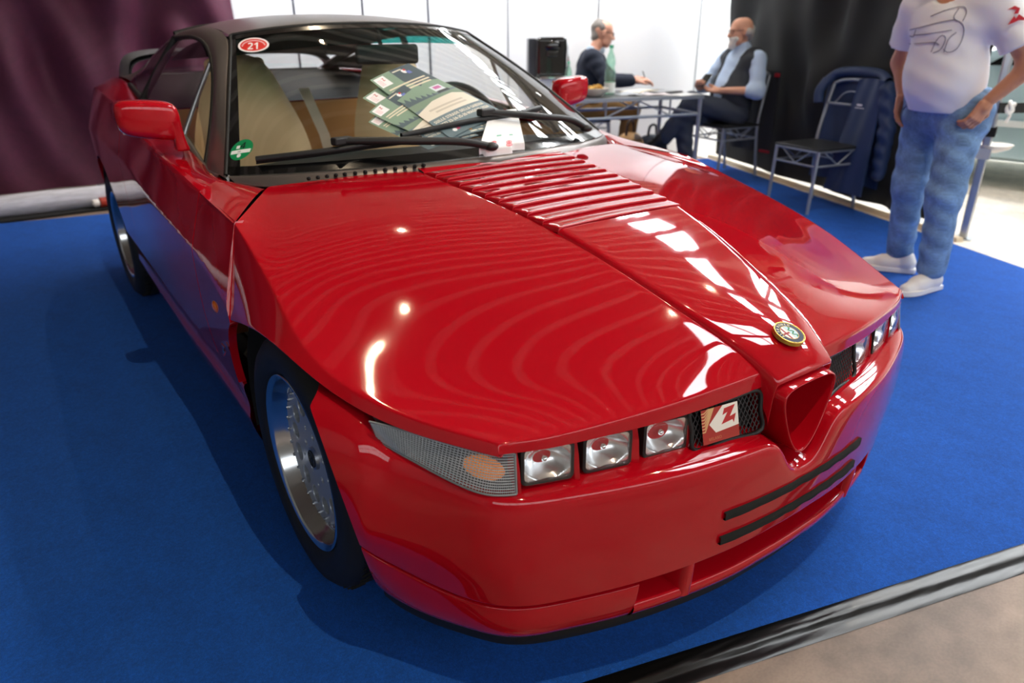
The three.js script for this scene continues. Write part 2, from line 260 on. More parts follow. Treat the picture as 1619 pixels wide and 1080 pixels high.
{
  const inset = (p, d) => [p[0] * (1 - d * 0.6) - (p[0] > 0.6 ? d * 0.35 : 0), p[1], p[2] - d];
  const m0 = BL.map((p, i) => mix3(p, BM[i], 0.28)).map((p, i) => i >= 14 ? [p[0] + 0.003 * (i - 13), p[1], p[2] + 0.012 * (i - 13)] : [p[0] + (i > 8 ? 0.006 : 0), p[1], p[2] + 0.004]);
  const gIn = BG.map((p) => inset([p[0], p[1] - 0.004, p[2]], 0.008));
  const gDeep = BG.map((p) => inset([p[0], p[1] - 0.004, p[2]], 0.05));
  const bl2 = BL.map((p) => [p[0], p[1] + 0.006, p[2] - 0.012]);
  const up = [BT.map((p) => [p[0] * 0.97, p[1] - 0.004, p[2] - 0.06]), BT, bl2, BL, m0, BM, BM.map((p, i) => mix3(p, BG[i], 0.6)), BG, BG, gIn, gDeep].map(fullRow);
  const upper = surf(up, 5, 5);
  // lower skirt outside the intakes
  const gLow = BG.map((p) => inset([p[0], p[1] - 0.012, p[2]], 0.004)), gLowIn = BG.map((p) => inset([p[0], p[1] - 0.008, p[2]], 0.03));
  const mid = BG.map((p, i) => { const q = mix3(gLow[i], BB[i], 0.5); return [q[0] + 0.004, q[1], q[2] + 0.006]; });
  const under = BB.map((p) => inset([p[0], p[1] - 0.02, p[2]], 0.025)), under2 = BB.map((p) => inset([p[0], p[1] - 0.012, p[2]], 0.12));
  const cut = (r) => { const a = mix3(r[6], r[7], 0.62); return [a, ...r.slice(7)]; };
  const skirtRows = [gLowIn, gLow, gLow, mid, BB, under, under2].map(cut);
  const skirt = surf(skirtRows.map((r) => [[r[0][0], r[0][1], r[0][2] - 0.07], r[0], r[0], ...r.slice(1)]), 5, 4);
  // lower lip across the intakes, its top falling back into the mouth
  const lipCut = (r) => [...r.slice(0, 7), mix3(r[6], r[7], 0.66)];
  const lt = BB.map((p, i) => { const q = mix3(p, BG[i], 0.36); return [q[0], q[1], q[2] + 0.004]; }), ltb = lt.map((p) => [p[0], p[1] + 0.004, p[2] - 0.012]), lin = lt.map((p) => [p[0] * 0.96, p[1] + 0.028, p[2] - 0.13]);
  const lipRows = [lin, ltb, lt, lt.map((p, i) => { const q = mix3(p, BB[i], 0.5); return [q[0], q[1], q[2] + 0.006]; }), BB, under, under2].map(lipCut).map(fullRow);
  const lowLip = surf(lipRows, 5, 5);
  // struts between the intake mouths
  const strut = (u, z) => surf([[[u + 0.026, .285, z - 0.10], [u + 0.016, .285, z - 0.012], [u + 0.005, .285, z + 0.001], [u - 0.012, .285, z + 0.001], [u - 0.022, .285, z - 0.016], [u - 0.026, .285, z - 0.10]], [[u + 0.026, .24, z - 0.105], [u + 0.016, .24, z - 0.012], [u + 0.005, .24, z], [u - 0.012, .24, z], [u - 0.022, .24, z - 0.016], [u - 0.026, .24, z - 0.10]], [[u + 0.026, .185, z - 0.11], [u + 0.018, .185, z - 0.02], [u + 0.005, .185, z - 0.008], [u - 0.014, .185, z - 0.006], [u - 0.024, .185, z - 0.022], [u - 0.028, .185, z - 0.11]]], 6, 5);
  carPart('front_bumper', [upper, ...both(skirt), lowLip, ...both(strut(0.292, 0.748))]);
  // dark throat behind the intakes and the black air dam underneath
  carPart('intake_duct', surf([fullRow([[0, .30, .62], [.25, .30, .61], [.44, .30, .57]]), fullRow([[0, .15, .64], [.25, .15, .63], [.44, .15, .59]])], 4, 3), M.blackMatte);
  const ad = [BB.map((p) => inset([p[0], p[1] - 0.004, p[2]], 0.016)), BB.map((p) => inset([p[0], p[1] - 0.062, p[2]], 0.026)), BB.map((p) => inset([p[0], p[1] - 0.066, p[2]], 0.06))].map(fullRow);
  carPart('air_dam', surf(ad, 4, 4), M.rubber);
  // two strips of hook tape left where the number plate goes
  const zAt = (u, y) => { const R = y > .36 ? [BL, BM, (y - .36) / .14] : [BM, BG, (.36 - y) / .085]; let i = 0; const a = Math.abs(u); while (i < 15 && BM[i + 1][0] < a) i++; const t = (a - BM[i][0]) / (BM[i + 1][0] - BM[i][0]); return R === 0 ? 0 : (y > .36 ? lerp(lerp(BM[i][2], BM[i + 1][2], t), lerp(BL[i][2], BL[i + 1][2], t), R[2]) : lerp(lerp(BM[i][2], BM[i + 1][2], t), lerp(BG[i][2], BG[i + 1][2], t), R[2])); };
  for (const [y, h] of [[0.378, 0.017], [0.316, 0.018]]) {
    const r1 = [[], [], [], []];
    for (let k = 0; k <= 60; k++) { const u = -0.238 + 0.476 * k / 60, w = 0.0016 * Math.sin(u * 95 + y * 40) * (u > -0.05 ? 1 : 0.2), z = zAt(u, y) + 0.001; r1[0].push([u, y + h / 2, z - 0.003]); r1[1].push([u, y + h / 2 + w, z + 0.0045]); r1[2].push([u, y - h / 2 + w, z + 0.0045]); r1[3].push([u, y - h / 2, z - 0.003]); }
    carPart('plate_tape', gridGeo(r1), std(0x10120f, 0.9));
  }
}

// ---------- nose shield ----------
{
  const half = [[0, 0.604], [0.045, 0.603], [0.074, 0.598], [0.085, 0.586], [0.083, 0.565], [0.071, 0.53], [0.053, 0.49], [0.032, 0.458], [0.014, 0.443], [0, 0.440]];
  const zf = (y) => 0.764 + 0.004 * (0.60 - y) / 0.16;
  const loop = [...half, ...half.slice(1, -1).reverse().map(([u, y]) => [-u, y])];
  const ring = (s, dz, dy = 0, abs) => { const cy = 0.545; const r = loop.map(([u, y]) => [u * s, cy + (y - cy) * s + dy, abs ?? zf(y) + dz]); return r; };
  const rows = [ring(1.12, 0, 0.006, 0.69), ring(1.09, -0.03, 0.004), ring(1.055, -0.008, 0.001), ring(1.035, -0.001), ring(1.0, 0.0015), ring(0.975, -0.002), ring(0.96, -0.012), ring(0.93, -0.04, 0.001), ring(0.84, 0, 0.004, 0.66), ring(0.76, 0, 0.006, 0.63)];
  const closed = rows.map((r) => { const p = [...r, r[0], r[1], r[2]]; return p; });
  const k = 5, G = []; { const a = closed.map((r) => { const n = r.length - 3, full = [r[n - 1], ...r], out = []; const s = bsp(full, k); return s.slice(k, k + n * k + 1); }); const cols = []; for (let j = 0; j < a[0].length; j++) cols.push(bsp(a.map((r) => r[j]), 4)); for (let i = 0; i < cols[0].length; i++) G.push(cols.map((c) => c[i])); }
  const sh = carPart('nose_shield', gridGeo(G));
  // mesh at the back of the shield
  const bars = [];
  for (let i = -8; i <= 8; i++) { bars.push(rodGeo([i * 0.016 - 0.05, 0.44, 0.628], [i * 0.016 + 0.05, 0.61, 0.628], 0.0016, 4), rodGeo([i * 0.016 + 0.05, 0.44, 0.628], [i * 0.016 - 0.05, 0.61, 0.628], 0.0016, 4)); }
  mesh('mesh_grille', [...bars, box(0.24, 0.2, 0.004, 0, 0.53, 0.618)], M.blackPlastic, sh);
}

// ---------- light strip between bonnet lip and bumper ----------
const headlampSpots = [[0.328, 0.549, 0.684, 12], [0.455, 0.552, 0.661, 15], [0.572, 0.556, 0.634, 18]];
{
  // stepped red backing behind the lamps
  const zig = [[0.085, 0.65], [0.125, 0.64], [0.268, 0.625], [0.274, 0.690], [0.28, 0.690], [0.286, 0.66], [0.375, 0.640], [0.391, 0.672], [0.403, 0.664], [0.412, 0.636], [0.500, 0.612], [0.515, 0.648], [0.522, 0.642], [0.53, 0.61], [0.612, 0.585], [0.622, 0.616], [0.626, 0.613], [0.63, 0.58]];
  const rowAt = (y, dz) => zig.map(([u, z]) => [u, y, z + dz]);
  const g = gridGeo([rowAt(0.605, -0.012), rowAt(0.56, 0), rowAt(0.506, 0.006)]);
  const gg = toCreasedNormals(g, 0.5);
  const gm = gg.clone(); gm.scale(-1, 1, 1); { const p = gm.attributes; for (const k of Object.keys(p)) { const a = p[k].array, s = p[k].itemSize; for (let i = 0; i < a.length; i += 3 * s) for (let j = 0; j < s; j++) { const t = a[i + j]; a[i + j] = a[i + s + j]; a[i + s + j] = t; } } gm.computeVertexNormals(); }
  carPart('lamp_panel', gg); carPart('lamp_panel', gm);
  const rs = (w, h, r) => { const s = new THREE.Shape(); s.moveTo(-w + r, -h); s.lineTo(w - r, -h); s.quadraticCurveTo(w, -h, w, -h + r); s.lineTo(w, h - r); s.quadraticCurveTo(w, h, w - r, h); s.lineTo(-w + r, h); s.quadraticCurveTo(-w, h, -w, h - r); s.lineTo(-w, -h + r); s.quadraticCurveTo(-w, -h, -w + r, -h); return s; };
  const W = 0.046, H = 0.0345;
  const housing = (() => { const s = rs(W + 0.003, H + 0.003, 0.012); s.holes.push(new THREE.Path(rs(W - 0.002, H - 0.002, 0.01).getPoints(8).reverse())); const g2 = new THREE.ExtrudeGeometry(s, { depth: 0.045, bevelEnabled: true, bevelSize: 0.001, bevelThickness: 0.001, bevelSegments: 2, curveSegments: 8 }); g2.translate(0, 0, -0.05); return g2; })();
  const rim = (() => { const s = rs(W, H, 0.011); s.holes.push(new THREE.Path(rs(W - 0.004, H - 0.004, 0.009).getPoints(8).reverse())); const g2 = new THREE.ExtrudeGeometry(s, { depth: 0.004, bevelEnabled: true, bevelSize: 0.0012, bevelThickness: 0.0012, bevelSegments: 3, curveSegments: 8 }); g2.translate(0, 0, -0.003); return g2; })();
  const refl = (() => { const R = []; for (let i = 0; i <= 20; i++) { const row = []; for (let j = 0; j <= 24; j++) { const x = (j / 12 - 1), y = (i / 10 - 1), rr = Math.min(1, Math.hypot(x, y) / 1.05); const fl = 0.0012 * Math.cos(y * 4 + x * 2) + 0.0008 * Math.cos(x * 5); row.push([x * (W - 0.003), y * (H - 0.003), -0.040 + 0.034 * rr * rr + fl]); } R.push(row); } return gridGeo(R); })();
  const lens = (() => { const R = []; for (let i = 0; i <= 12; i++) { const row = []; for (let j = 0; j <= 16; j++) { const x = (j / 8 - 1), y = (i / 6 - 1); row.push([x * (W - 0.003), y * (H - 0.003), 0.003 - 0.004 * (x * x + y * y) / 2]); } R.push(row); } return gridGeo(R); })();
  const reflector = std(0xf4f6f8, 0.24, 1);
  const lampLens = phys({ color: 0xffffff, roughness: 0.22, transmission: 1, thickness: 0, ior: 1.5 });
  for (const s of [-1, 1]) for (const [u, y, z, a] of headlampSpots) {
    const h = new THREE.Group(); h.name = 'headlamp'; car.add(h); h.position.set(s * u, y, z); h.rotation.set(-0.05, s * a * Math.PI / 180, s * 0.03);
    mesh('housing', housing, M.rubber, h); mesh('bezel', rim, M.clearGlass, h); mesh('reflector', refl, reflector, h); mesh('lens', lens, lampLens, h);
    mesh('bulb_cap', [new THREE.SphereGeometry(0.006, 12, 8).translate(0, 0, -0.022), rodGeo([0, 0, -0.04], [0, 0, -0.022], 0.004, 10)], M.chrome, h);
  }
  // black mesh inserts beside the shield, with the enamel badge on the car's right
  for (const s of [-1, 1]) {
    const q = new THREE.Group(); q.name = 'mesh_insert'; car.add(q);
    const P = (t, y, d = 0) => [s * lerp(0.275, 0.105, t), lerp(0.512, 0.59, y) , lerp(0.700, 0.728, t) + 0.006 * (1 - y) + d - 0.012 * y];
    const fr = tube([P(0, 0.02), P(0, 0.5), P(0, 1), P(0.5, 1), P(1, 1), P(1, 0.5), P(1, 0.02), P(0.5, 0)], 0.0045, 64, 8, true);
    const b = []; for (let i = -2; i < 17; i++) { const t0 = i / 16; const seg = (a, c) => { const A = Math.max(0, Math.min(1, a)), B = Math.max(0, Math.min(1, c)); const ya = (A - a) / (c - a), yb = (B - a) / (c - a); return yb > ya ? rodGeo(P(A, ya, -0.004), P(B, yb, -0.004), 0.0013, 4) : null; }; const g1 = seg(t0, t0 + 0.28); if (g1) b.push(g1); const rev = (a, c) => { const A = Math.max(0, Math.min(1, a)), B = Math.max(0, Math.min(1, c)); const ya = 1 - (A - a) / (c - a), yb = 1 - (B - a) / (c - a); return ya > yb ? rodGeo(P(A, ya, -0.004), P(B, yb, -0.004), 0.0013, 4) : null; }; const g2 = rev(t0, t0 + 0.28); if (g2) b.push(g2); }
    mesh('frame', fr, M.blackPlastic, q); mesh('wire_mesh', b, M.trimGrey, q);
    mesh('backing', gridGeo([[P(0, 0, -0.03), P(1, 0, -0.03)], [P(0, 1, -0.03), P(1, 1, -0.03)]]), M.blackMatte, q);
    if (s < 0) {
      const tex = canvasTex(256, 192, (c, w, h) => {
        c.fillStyle = '#a8261e'; c.fillRect(0, 0, w, h); c.strokeStyle = '#d9b07a'; c.lineWidth = 7;
        for (let i = 0; i < 7; i++) { c.beginPath(); c.moveTo(0, 20 + i * 17); c.lineTo(20, 20 + i * 17); c.lineTo(70 + i * 4, -10); c.stroke(); }
        c.fillStyle = '#f3efe6'; c.beginPath(); c.moveTo(w, 0); c.lineTo(150, 0); c.lineTo(50, 88); c.lineTo(92, 140); c.lineTo(w, 128); c.fill();
        c.fillStyle = '#c01f24'; c.beginPath(); c.moveTo(160, 20); c.lineTo(238, 12); c.lineTo(196, 72); c.lineTo(240, 62); c.lineTo(222, 112); c.lineTo(214, 92); c.lineTo(134, 104); c.lineTo(182, 44); c.lineTo(146, 54); c.fill();
        c.fillStyle = '#c98a5a'; c.font = '24px sans-serif'; c.fillText('MILANO', 40, 178);
      });
      const R = [], T = []; for (let i = 0; i <= 1; i++) R.push([P(0.10, i ? 0.98 : 0.1, 0.008), P(0.62, i ? 0.98 : 0.1, 0.008)]);
      const bg = gridGeo(R); bg.setAttribute('uv', new THREE.Float32BufferAttribute([0, 0, 1, 0, 0, 1, 1, 1], 2));
      const back = gridGeo([[P(0.10, 0.1, 0.004), P(0.62, 0.1, 0.004)], [P(0.10, 0.1, 0.008), P(0.62, 0.1, 0.008)]]);
      const bm = mesh('enamel_badge', bg, phys({ map: tex, roughness: 0.3, clearcoat: 0.8 }), q); bm.userData.label = 'red and white enamel plate with a letter Z';
      mesh('badge_edge', back, M.gold, q);
    }
  }
  // wrap-round ribbed indicator lenses
  const top = [[.795, .606, .392], [.765, .60, .425], [.735, .592, .465], [.70, .588, .52], [.667, .586, .578], [.645, .586, .598], [.626, .586, .608]];
  const bot = [[.781, .560, .388], [.762, .547, .428], [.743, .537, .464], [.718, .524, .52], [.688, .514, .582], [.66, .511, .606], [.632, .511, .62]];
  const tr = bsp(top, 10), br = bsp(bot, 10), n = tr.length;
  const amber = phys({ color: 0xff9a1f, roughness: 0.3, clearcoat: 0.5, emissive: 0xff8a18, emissiveIntensity: 0.5 });  // emission added so the amber shows through the ribs
  const lensMat = phys({ color: 0xf4f6f8, roughness: 0.03, transmission: 1, thickness: 0, ior: 1.5 });
  const at2 = (a, b, d) => { const i = Math.min(n - 1.001, a * (n - 1)), k = Math.floor(i), t = i - k, A = mix3(tr[k], tr[k + 1], t), B = mix3(br[k], br[k + 1], t), p = mix3(B, A, b); const q = mix3(tr[Math.max(0, k - 1)], tr[Math.min(n - 1, k + 2)], 1), e = tr[Math.max(0, k - 1)], dx = q[0] - e[0], dz = q[2] - e[2], l = Math.hypot(dx, dz) || 1; return [p[0] + dz / l * d, p[1], p[2] - dx / l * d]; };
  for (const s of [-1, 1]) {
    const q = new THREE.Group(); q.name = 'indicator_lamp'; car.add(q); const X = (p) => [s * p[0], p[1], p[2]];
    const nu = 54, nv = 15, R = [], bk = [], ribs = [];
    for (let i = 0; i <= 8; i++) { const row = []; for (let j = 0; j <= 40; j++) row.push(X(at2(j / 40, i / 8, 0.003))); R.push(row); }
    mesh('lamp_lens', gridGeo(R), lensMat, q);
    const strip = (a0, b0, a1, b1, w, vert, m) => { const G = []; for (let k = 0; k <= m; k++) { const t = k / m, a = lerp(a0, a1, t), b = lerp(b0, b1, t); G.push(vert ? [X(at2(Math.max(0, a - w), b, -0.0015)), X(at2(a, b, 0.0015)), X(at2(Math.min(1, a + w), b, -0.0015))] : [X(at2(a, Math.max(0, b - w), -0.0015)), X(at2(a, b, 0.0013)), X(at2(a, Math.min(1, b + w), -0.0015))]); } return gridGeo(G); };
    for (let j = 1; j < nu; j++) ribs.push(strip(j / nu, 0, j / nu, 1, 0.0026, true, 4)); for (let i = 1; i < nv; i++) ribs.push(strip(0, i / nv, 1, i / nv, 0.009, false, 48));
    const rb = mesh('lens_ribs', ribs, std(0xc3c8cc, 0.3), q); rb.userData.kind = 'stuff';
    for (let i = 0; i <= 4; i++) { const row = []; for (let j = 0; j <= 40; j++) row.push(X(at2(j / 40, i / 4, -0.022 + 0.006 * Math.abs(i - 2) / 2))); bk.push(row); }
    mesh('lamp_back', gridGeo(bk), std(0x4a4e52, 0.35, 0.6), q);
    const c = at2(0.68, 0.52, -0.0125); const sp = new THREE.SphereGeometry(1, 24, 16); sp.scale(0.0045, 0.025, 0.040); sp.rotateY(s * -0.6); sp.translate(s * c[0], c[1], c[2]); const am = mesh('amber_bulb_glow', sp, amber, q); am.userData.label = 'amber bulb with added glow behind the ribbed lens';
    const edge = []; for (const b of [0, 1]) edge.push(tube(Array.from({ length: 20 }, (_, k) => X(at2(k / 19, b, 0.0005))), 0.0022, 60, 6)); edge.push(tube([X(at2(1, 0, 0)), X(at2(1, 0.5, 0)), X(at2(1, 1, 0))], 0.0025, 8, 6));
    mesh('lens_rim', edge, std(0x8d9194, 0.3, 0.2), q);
  }
}

// ---------- sides ----------
// stations along z: [z, belt(u, y), shoulder(u, y), upper u at y, crease, mid, low, sillTop, sillOut, bottom]
const ST = [
  [-3.22, .58, 1.02, .70, .955, .74, .87, .76, .78, .75, .55, .73, .40, .70, .30, .70, .27, .68, .20],
  [-2.9, .61, 1.04, .765, .985, .80, .90, .825, .80, .825, .60, .80, .42, .78, .32, .78, .285, .76, .20],
  [-2.51, .63, 1.035, .79, .99, .825, .90, .85, .80, .858, .62, .845, .42, .82, .32, .82, .285, .79, .19],
  [-2.1, .655, .985, .795, .975, .825, .89, .848, .80, .855, .60, .845, .42, .815, .325, .822, .285, .79, .18],
  [-1.78, .665, .965, .805, .955, .828, .88, .845, .795, .848, .56, .835, .40, .81, .32, .82, .28, .79, .175],
  [-1.4, .68, .935, .812, .928, .83, .86, .846, .785, .846, .53, .83, .39, .807, .315, .818, .275, .79, .172],
  [-1.1, .692, .905, .815, .903, .83, .835, .846, .752, .846, .52, .828, .385, .806, .31, .818, .272, .79, .17],
  [-.85, .705, .872, .808, .876, .826, .805, .844, .722, .846, .51, .827, .38, .806, .306, .818, .27, .79, .17],
  [-.62, .718, .868, .80, .848, .822, .775, .842, .695, .847, .505, .828, .38, .808, .304, .82, .268, .79, .17],
  [-.42, .765, .848, .80, .836, .828, .755, .85, .675, .853, .50, .835, .38, .815, .304, .825, .268, .795, .17],
  [-.22, .79, .826, .80, .822, .836, .735, .862, .64, .862, .50, .848, .38, .825, .304, .83, .268, .80, .17],
];
for (const r of ST) if (r[0] < -1.2) { const d = 0.035 * Math.min(1, (-1.2 - r[0]) / 1.2); for (let j = 3; j < 19; j += 2) r[j] -= d; }
function sideAt(z) {
  let i = 0; while (i < ST.length - 2 && ST[i + 1][0] < z) i++;
  const g = (k) => ST[Math.max(0, Math.min(ST.length - 1, k))], t = Math.max(0, Math.min(1, (z - g(i)[0]) / (g(i + 1)[0] - g(i)[0])));
  const r = []; for (let j = 1; j < 19; j++) { const p0 = g(i - 1)[j], p1 = g(i)[j], p2 = g(i + 1)[j], p3 = g(i + 2)[j], h = g(i + 1)[0] - g(i)[0], m1 = (p2 - p0) / Math.max(1e-6, g(i + 1)[0] - g(i - 1)[0]) * h, m2 = (p3 - p1) / Math.max(1e-6, g(i + 2)[0] - g(i)[0]) * h; r.push((2 * t ** 3 - 3 * t * t + 1) * p1 + (t ** 3 - 2 * t * t + t) * m1 + (-2 * t ** 3 + 3 * t * t) * p2 + (t ** 3 - t * t) * m2); }
  return r;
}
// profile of the side at z sampled as [u, y], shoulder downwards (the belt ledge is separate)
function profile(z) {
  const s = sideAt(z), c = [[s[2] - 0.004, s[3] + 0.004], [s[2], s[3]], [s[2] + 0.003, s[3] - 0.009], [s[4], s[5]], [s[6] + 0.004, s[7]], [s[6] + 0.004, s[7] - 0.004], [s[8], s[9]], [s[10], s[11]]];
  return bsp(c, 6);
}
const sillProfile = (z) => { const s = sideAt(z); return bsp([[s[10] - 0.02, s[11] - 0.004], [s[10] - 0.004, s[11] - 0.006], [s[12], s[13]], [s[14], s[15] + 0.006], [s[14], s[15]], [lerp(s[14], s[16], 0.5) + 0.004, lerp(s[15], s[17], 0.5)], [s[16], s[17]], [s[16] - 0.03, s[17] - 0.015], [s[16] - 0.12, s[17] - 0.01]], 4); };
// a panel between two edges zA(y), zB(y)
function sidePanel(zA, zB, n, prof, flange = true) {
  const rows = [];
  for (let k = 0; k <= n; k++) {
    const t = k / n; const base = prof(lerp(zA(0.5), zB(0.5), t));
    rows.push(base.map((p) => { const z = lerp(zA(p[1]), zB(p[1]), t), q = prof(z), h = (p[1] - base[base.length - 1][1]) / (base[0][1] - base[base.length - 1][1]); const idx = base.indexOf(p); return [q[idx][0], q[idx][1], z]; }));
  }
  if (flange) { const a = rows[0].map((p) => [p[0] - 0.02, p[1], p[2] - 0.001]), b = rows[rows.length - 1].map((p) => [p[0] - 0.02, p[1], p[2] + 0.001]); rows.unshift(a); rows.push(b); }
  return toCreasedNormals(gridGeo(rows), 0.9);
}
const sideMesh = (name, g, s, mat = M.red) => { let m = g; if (s < 0) { m = g.clone(); m.scale(-1, 1, 1); for (const k of Object.keys(m.attributes)) { const a = m.attributes[k].array, z = m.attributes[k].itemSize; for (let i = 0; i < a.length; i += 3 * z) for (let j = 0; j < z; j++) { const t = a[i + j]; a[i + j] = a[i + z + j]; a[i + z + j] = t; } } } return carPart(name, m, mat); };
const FR = 0.352;
const archZ = (y, cz, r, dir) => { const h = y - 0.318; return cz + dir * (Math.abs(h) < r ? Math.sqrt(r * r - h * h) : 0); };
const shutZ = (y) => y > 0.62 ? lerp(-0.232, -0.302, (y - 0.62) / 0.21) : Math.min(-0.16, archZ(y, 0, FR + 0.03, -1));
const fenderG = [], doorG = [], quarterG = [];
{
  // front wing between door and bonnet: side plus the top strip running to the screen pillar
  fenderG.push(sidePanel(() => -0.617, (y) => shutZ(y) - 0.002, 26, profile));
  const inner = [[.72, .873, -.665], [.695, .87, -.62], [.668, .866, -.575], [.645, .862, -.535]], out = [[.80, .852, -.617], [.802, .845, -.52], [.802, .838, -.41], [.802, .829, -.306]];
  fenderG.push(toCreasedNormals(surf([inner.map((p) => [p[0] - 0.004, p[1] - 0.02, p[2]]), inner, inner.map((p, i) => mix3(p, out[i], 0.5)).map((p) => [p[0], p[1] + 0.004, p[2]]), out.map((p) => [p[0] - 0.006, p[1] + 0.001, p[2]]), out], 5, 5), 0.9));
  // door
  const rearSeam = (y) => -1.76 - 0.05 * Math.max(0, 0.62 - y);
  doorG.push(sidePanel(rearSeam, () => -0.623, 40, profile));
  const ledge = (za, zb, n) => { const R = []; for (let k = 0; k <= n; k++) { const z = lerp(za, zb, k / n), s = sideAt(z); R.push(bsp([[s[0], s[1] - 0.02, z], [s[0], s[1], z], [lerp(s[0], s[2], 0.45), lerp(s[1], s[3], 0.4) + 0.004, z], [s[2] - 0.012, s[3] + 0.007, z], [s[2] - 0.004, s[3] + 0.004, z]], 4)); } return toCreasedNormals(gridGeo(R), 0.9); };
  doorG.push(ledge(-1.76, -0.623, 30));
  // rear quarter with its wheel arch
  const ra = FR + 0.035;
  quarterG.push(sidePanel((y) => Math.min(-2.51, -2.51) , rearSeam && ((y) => rearSeam(y) - 0.004), 2, profile));
  quarterG.length = 0;
  const above = (z) => { const h = z + 2.51; return Math.abs(h) < ra ? 0.318 + Math.sqrt(ra * ra - h * h) : -1; };
  const R = []; const n = 90; for (let k = 0; k <= n; k++) { const z = lerp(-3.2, -1.766, k / n), p = profile(z), lo = Math.max(above(z), p[p.length - 1][1]); const top = p[0][1], bottom = p[p.length - 1][1]; const m = p.length; const sampleY = (y) => { for (let i = 0; i < m - 1; i++) if (p[i + 1][1] <= y) { const t = (p[i][1] - y) / Math.max(1e-6, p[i][1] - p[i + 1][1]); return lerp(p[i][0], p[i + 1][0], t); } return p[m - 1][0]; }; R.push(p.map((q) => { const y = lo > bottom ? lerp(lo, top, (q[1] - bottom) / (top - bottom)) : q[1]; return [sampleY(y), y, z]; }).concat([[p[m - 1][0] - 0.05, lo, z]])); }
  quarterG.push(toCreasedNormals(gridGeo(R), 0.9), ledge(-3.2, -1.766, 24));
}
const sillG = [toCreasedNormals(gridGeo(Array.from({ length: 41 }, (_, k) => { const z = lerp(-2.12, -0.37, k / 40); return sillProfile(z).map((p) => [p[0], p[1], z]); })), 0.9)];
for (const s of [-1, 1]) {
  sideMesh('front_wing', merge(fenderG), s); const door = sideMesh('door', merge(doorG), s); sideMesh('rear_quarter', merge(quarterG), s); sideMesh('sill', merge(sillG), s);
  // side repeater and wing emblem on the front wing
  const rp = new THREE.SphereGeometry(1, 18, 12); rp.scale(0.010, 0.017, 0.024); rp.translate(s * 0.851, 0.59, -0.42); const am = carPart('side_repeater', rp, phys({ color: 0xe06a10, roughness: 0.12, clearcoat: 1 })); am.userData.label = 'amber side repeater';
  const zz = (pts) => { const sh = new THREE.Shape(pts.map(([a, b]) => new THREE.Vector2(a, b))); return new THREE.ExtrudeGeometry(sh, { depth: 0.004, bevelEnabled: false }); };
  const zg = zz([[-0.016, 0.018], [0.018, 0.018], [0.0, 0.004], [0.014, 0.004], [-0.012, -0.018], [-0.002, -0.004], [-0.016, -0.004], [0.002, 0.010]]); zg.rotateY(s * Math.PI / 2); zg.translate(s * 0.853, 0.47, -0.40);
  const em = carPart('wing_emblem', zg, M.chrome); em.userData.label = 'chrome zigzag emblem';
}
// tail panel, deck and rear wing so that the car closes behind
{
  const tail = surf([fullRow([[0, .96, -3.27], [.4, .96, -3.26], [.64, .95, -3.22], [.70, .93, -3.19]]), fullRow([[0, .7, -3.3], [.4, .7, -3.29], [.68, .7, -3.24], [.75, .7, -3.2]]), fullRow([[0, .45, -3.3], [.4, .45, -3.29], [.68, .45, -3.24], [.735, .45, -3.19]]), fullRow([[0, .22, -3.24], [.4, .22, -3.23], [.62, .22, -3.18], [.68, .22, -3.1]])], 4, 4);
  carPart('rear_bumper', tail);
  const deck = surf([fullRow([[0, 1.03, -2.98], [.3, 1.03, -2.98], [.56, 1.035, -2.95], [.6, 1.035, -2.9]]), fullRow([[0, 1.0, -3.15], [.3, 1.0, -3.15], [.56, 1.0, -3.12], [.60, 1.02, -3.1]]), fullRow([[0, .96, -3.27], [.4, .96, -3.26], [.62, .955, -3.22], [.66, .95, -3.19]])], 4, 4);
  carPart('boot_lid', deck);
  carPart('rear_spoiler', surf([fullRow([[0, 1.15, -3.0], [.3, 1.15, -2.99], [.50, 1.13, -2.94], [.55, 1.10, -2.9], [.56, 1.03, -2.88]]), fullRow([[0, 1.165, -3.1], [.3, 1.165, -3.09], [.51, 1.16, -3.04], [.57, 1.11, -3.0], [.585, 1.03, -2.97]]), fullRow([[0, 1.155, -3.19], [.3, 1.155, -3.18], [.51, 1.15, -3.13], [.57, 1.10, -3.09], [.585, 1.03, -3.06]]), fullRow([[0, 1.13, -3.17], [.3, 1.13, -3.16], [.49, 1.11, -3.11], [.55, 1.08, -3.07], [.565, 1.02, -3.04]]), fullRow([[0, 1.13, -3.0], [.3, 1.13, -2.99], [.48, 1.11, -2.95], [.535, 1.08, -2.91], [.55, 1.02, -2.89]])], 4, 4), std(0x6b6d72, 0.5, 0.2));
}

// ---------- greenhouse ----------
const railI = [[.715, .872, -.665], [.658, .975, -.812], [.602, 1.067, -.955], [.538, 1.157, -1.108], [.478, 1.238, -1.258], [.468, 1.266, -1.5], [.46, 1.264, -1.8], [.45, 1.228, -2.2], [.46, 1.04, -2.9]];
const railO = [[.705, .857, -.93], [.657, .955, -.99], [.614, 1.05, -1.06], [.57, 1.135, -1.175], [.538, 1.2, -1.33], [.522, 1.229, -1.55], [.515, 1.226, -1.9], [.505, 1.188, -2.25], [.52, 1.02, -2.9]];
const wsB = [[0, .905, -.352], [.25, .902, -.388], [.48, .893, -.475], [.63, .884, -.575], [.71, .877, -.672]];
const wsT = [[0, 1.273, -1.17], [.2, 1.269, -1.178], [.35, 1.256, -1.205], [.44, 1.243, -1.238], [.474, 1.236, -1.252]];
const wsMid = (t, b) => wsB.map((p, i) => { const q = mix3(p, wsT[i], t); return [q[0], q[1] + b * 1, q[2] + b * 0.9]; });
const wsRows = [wsB, wsMid(0.33, 0.012), wsMid(0.66, 0.012), wsT];
const wsGrid = sgrid(wsRows.map(fullRow), 8, 14);   // [row from the bottom][column from -x]
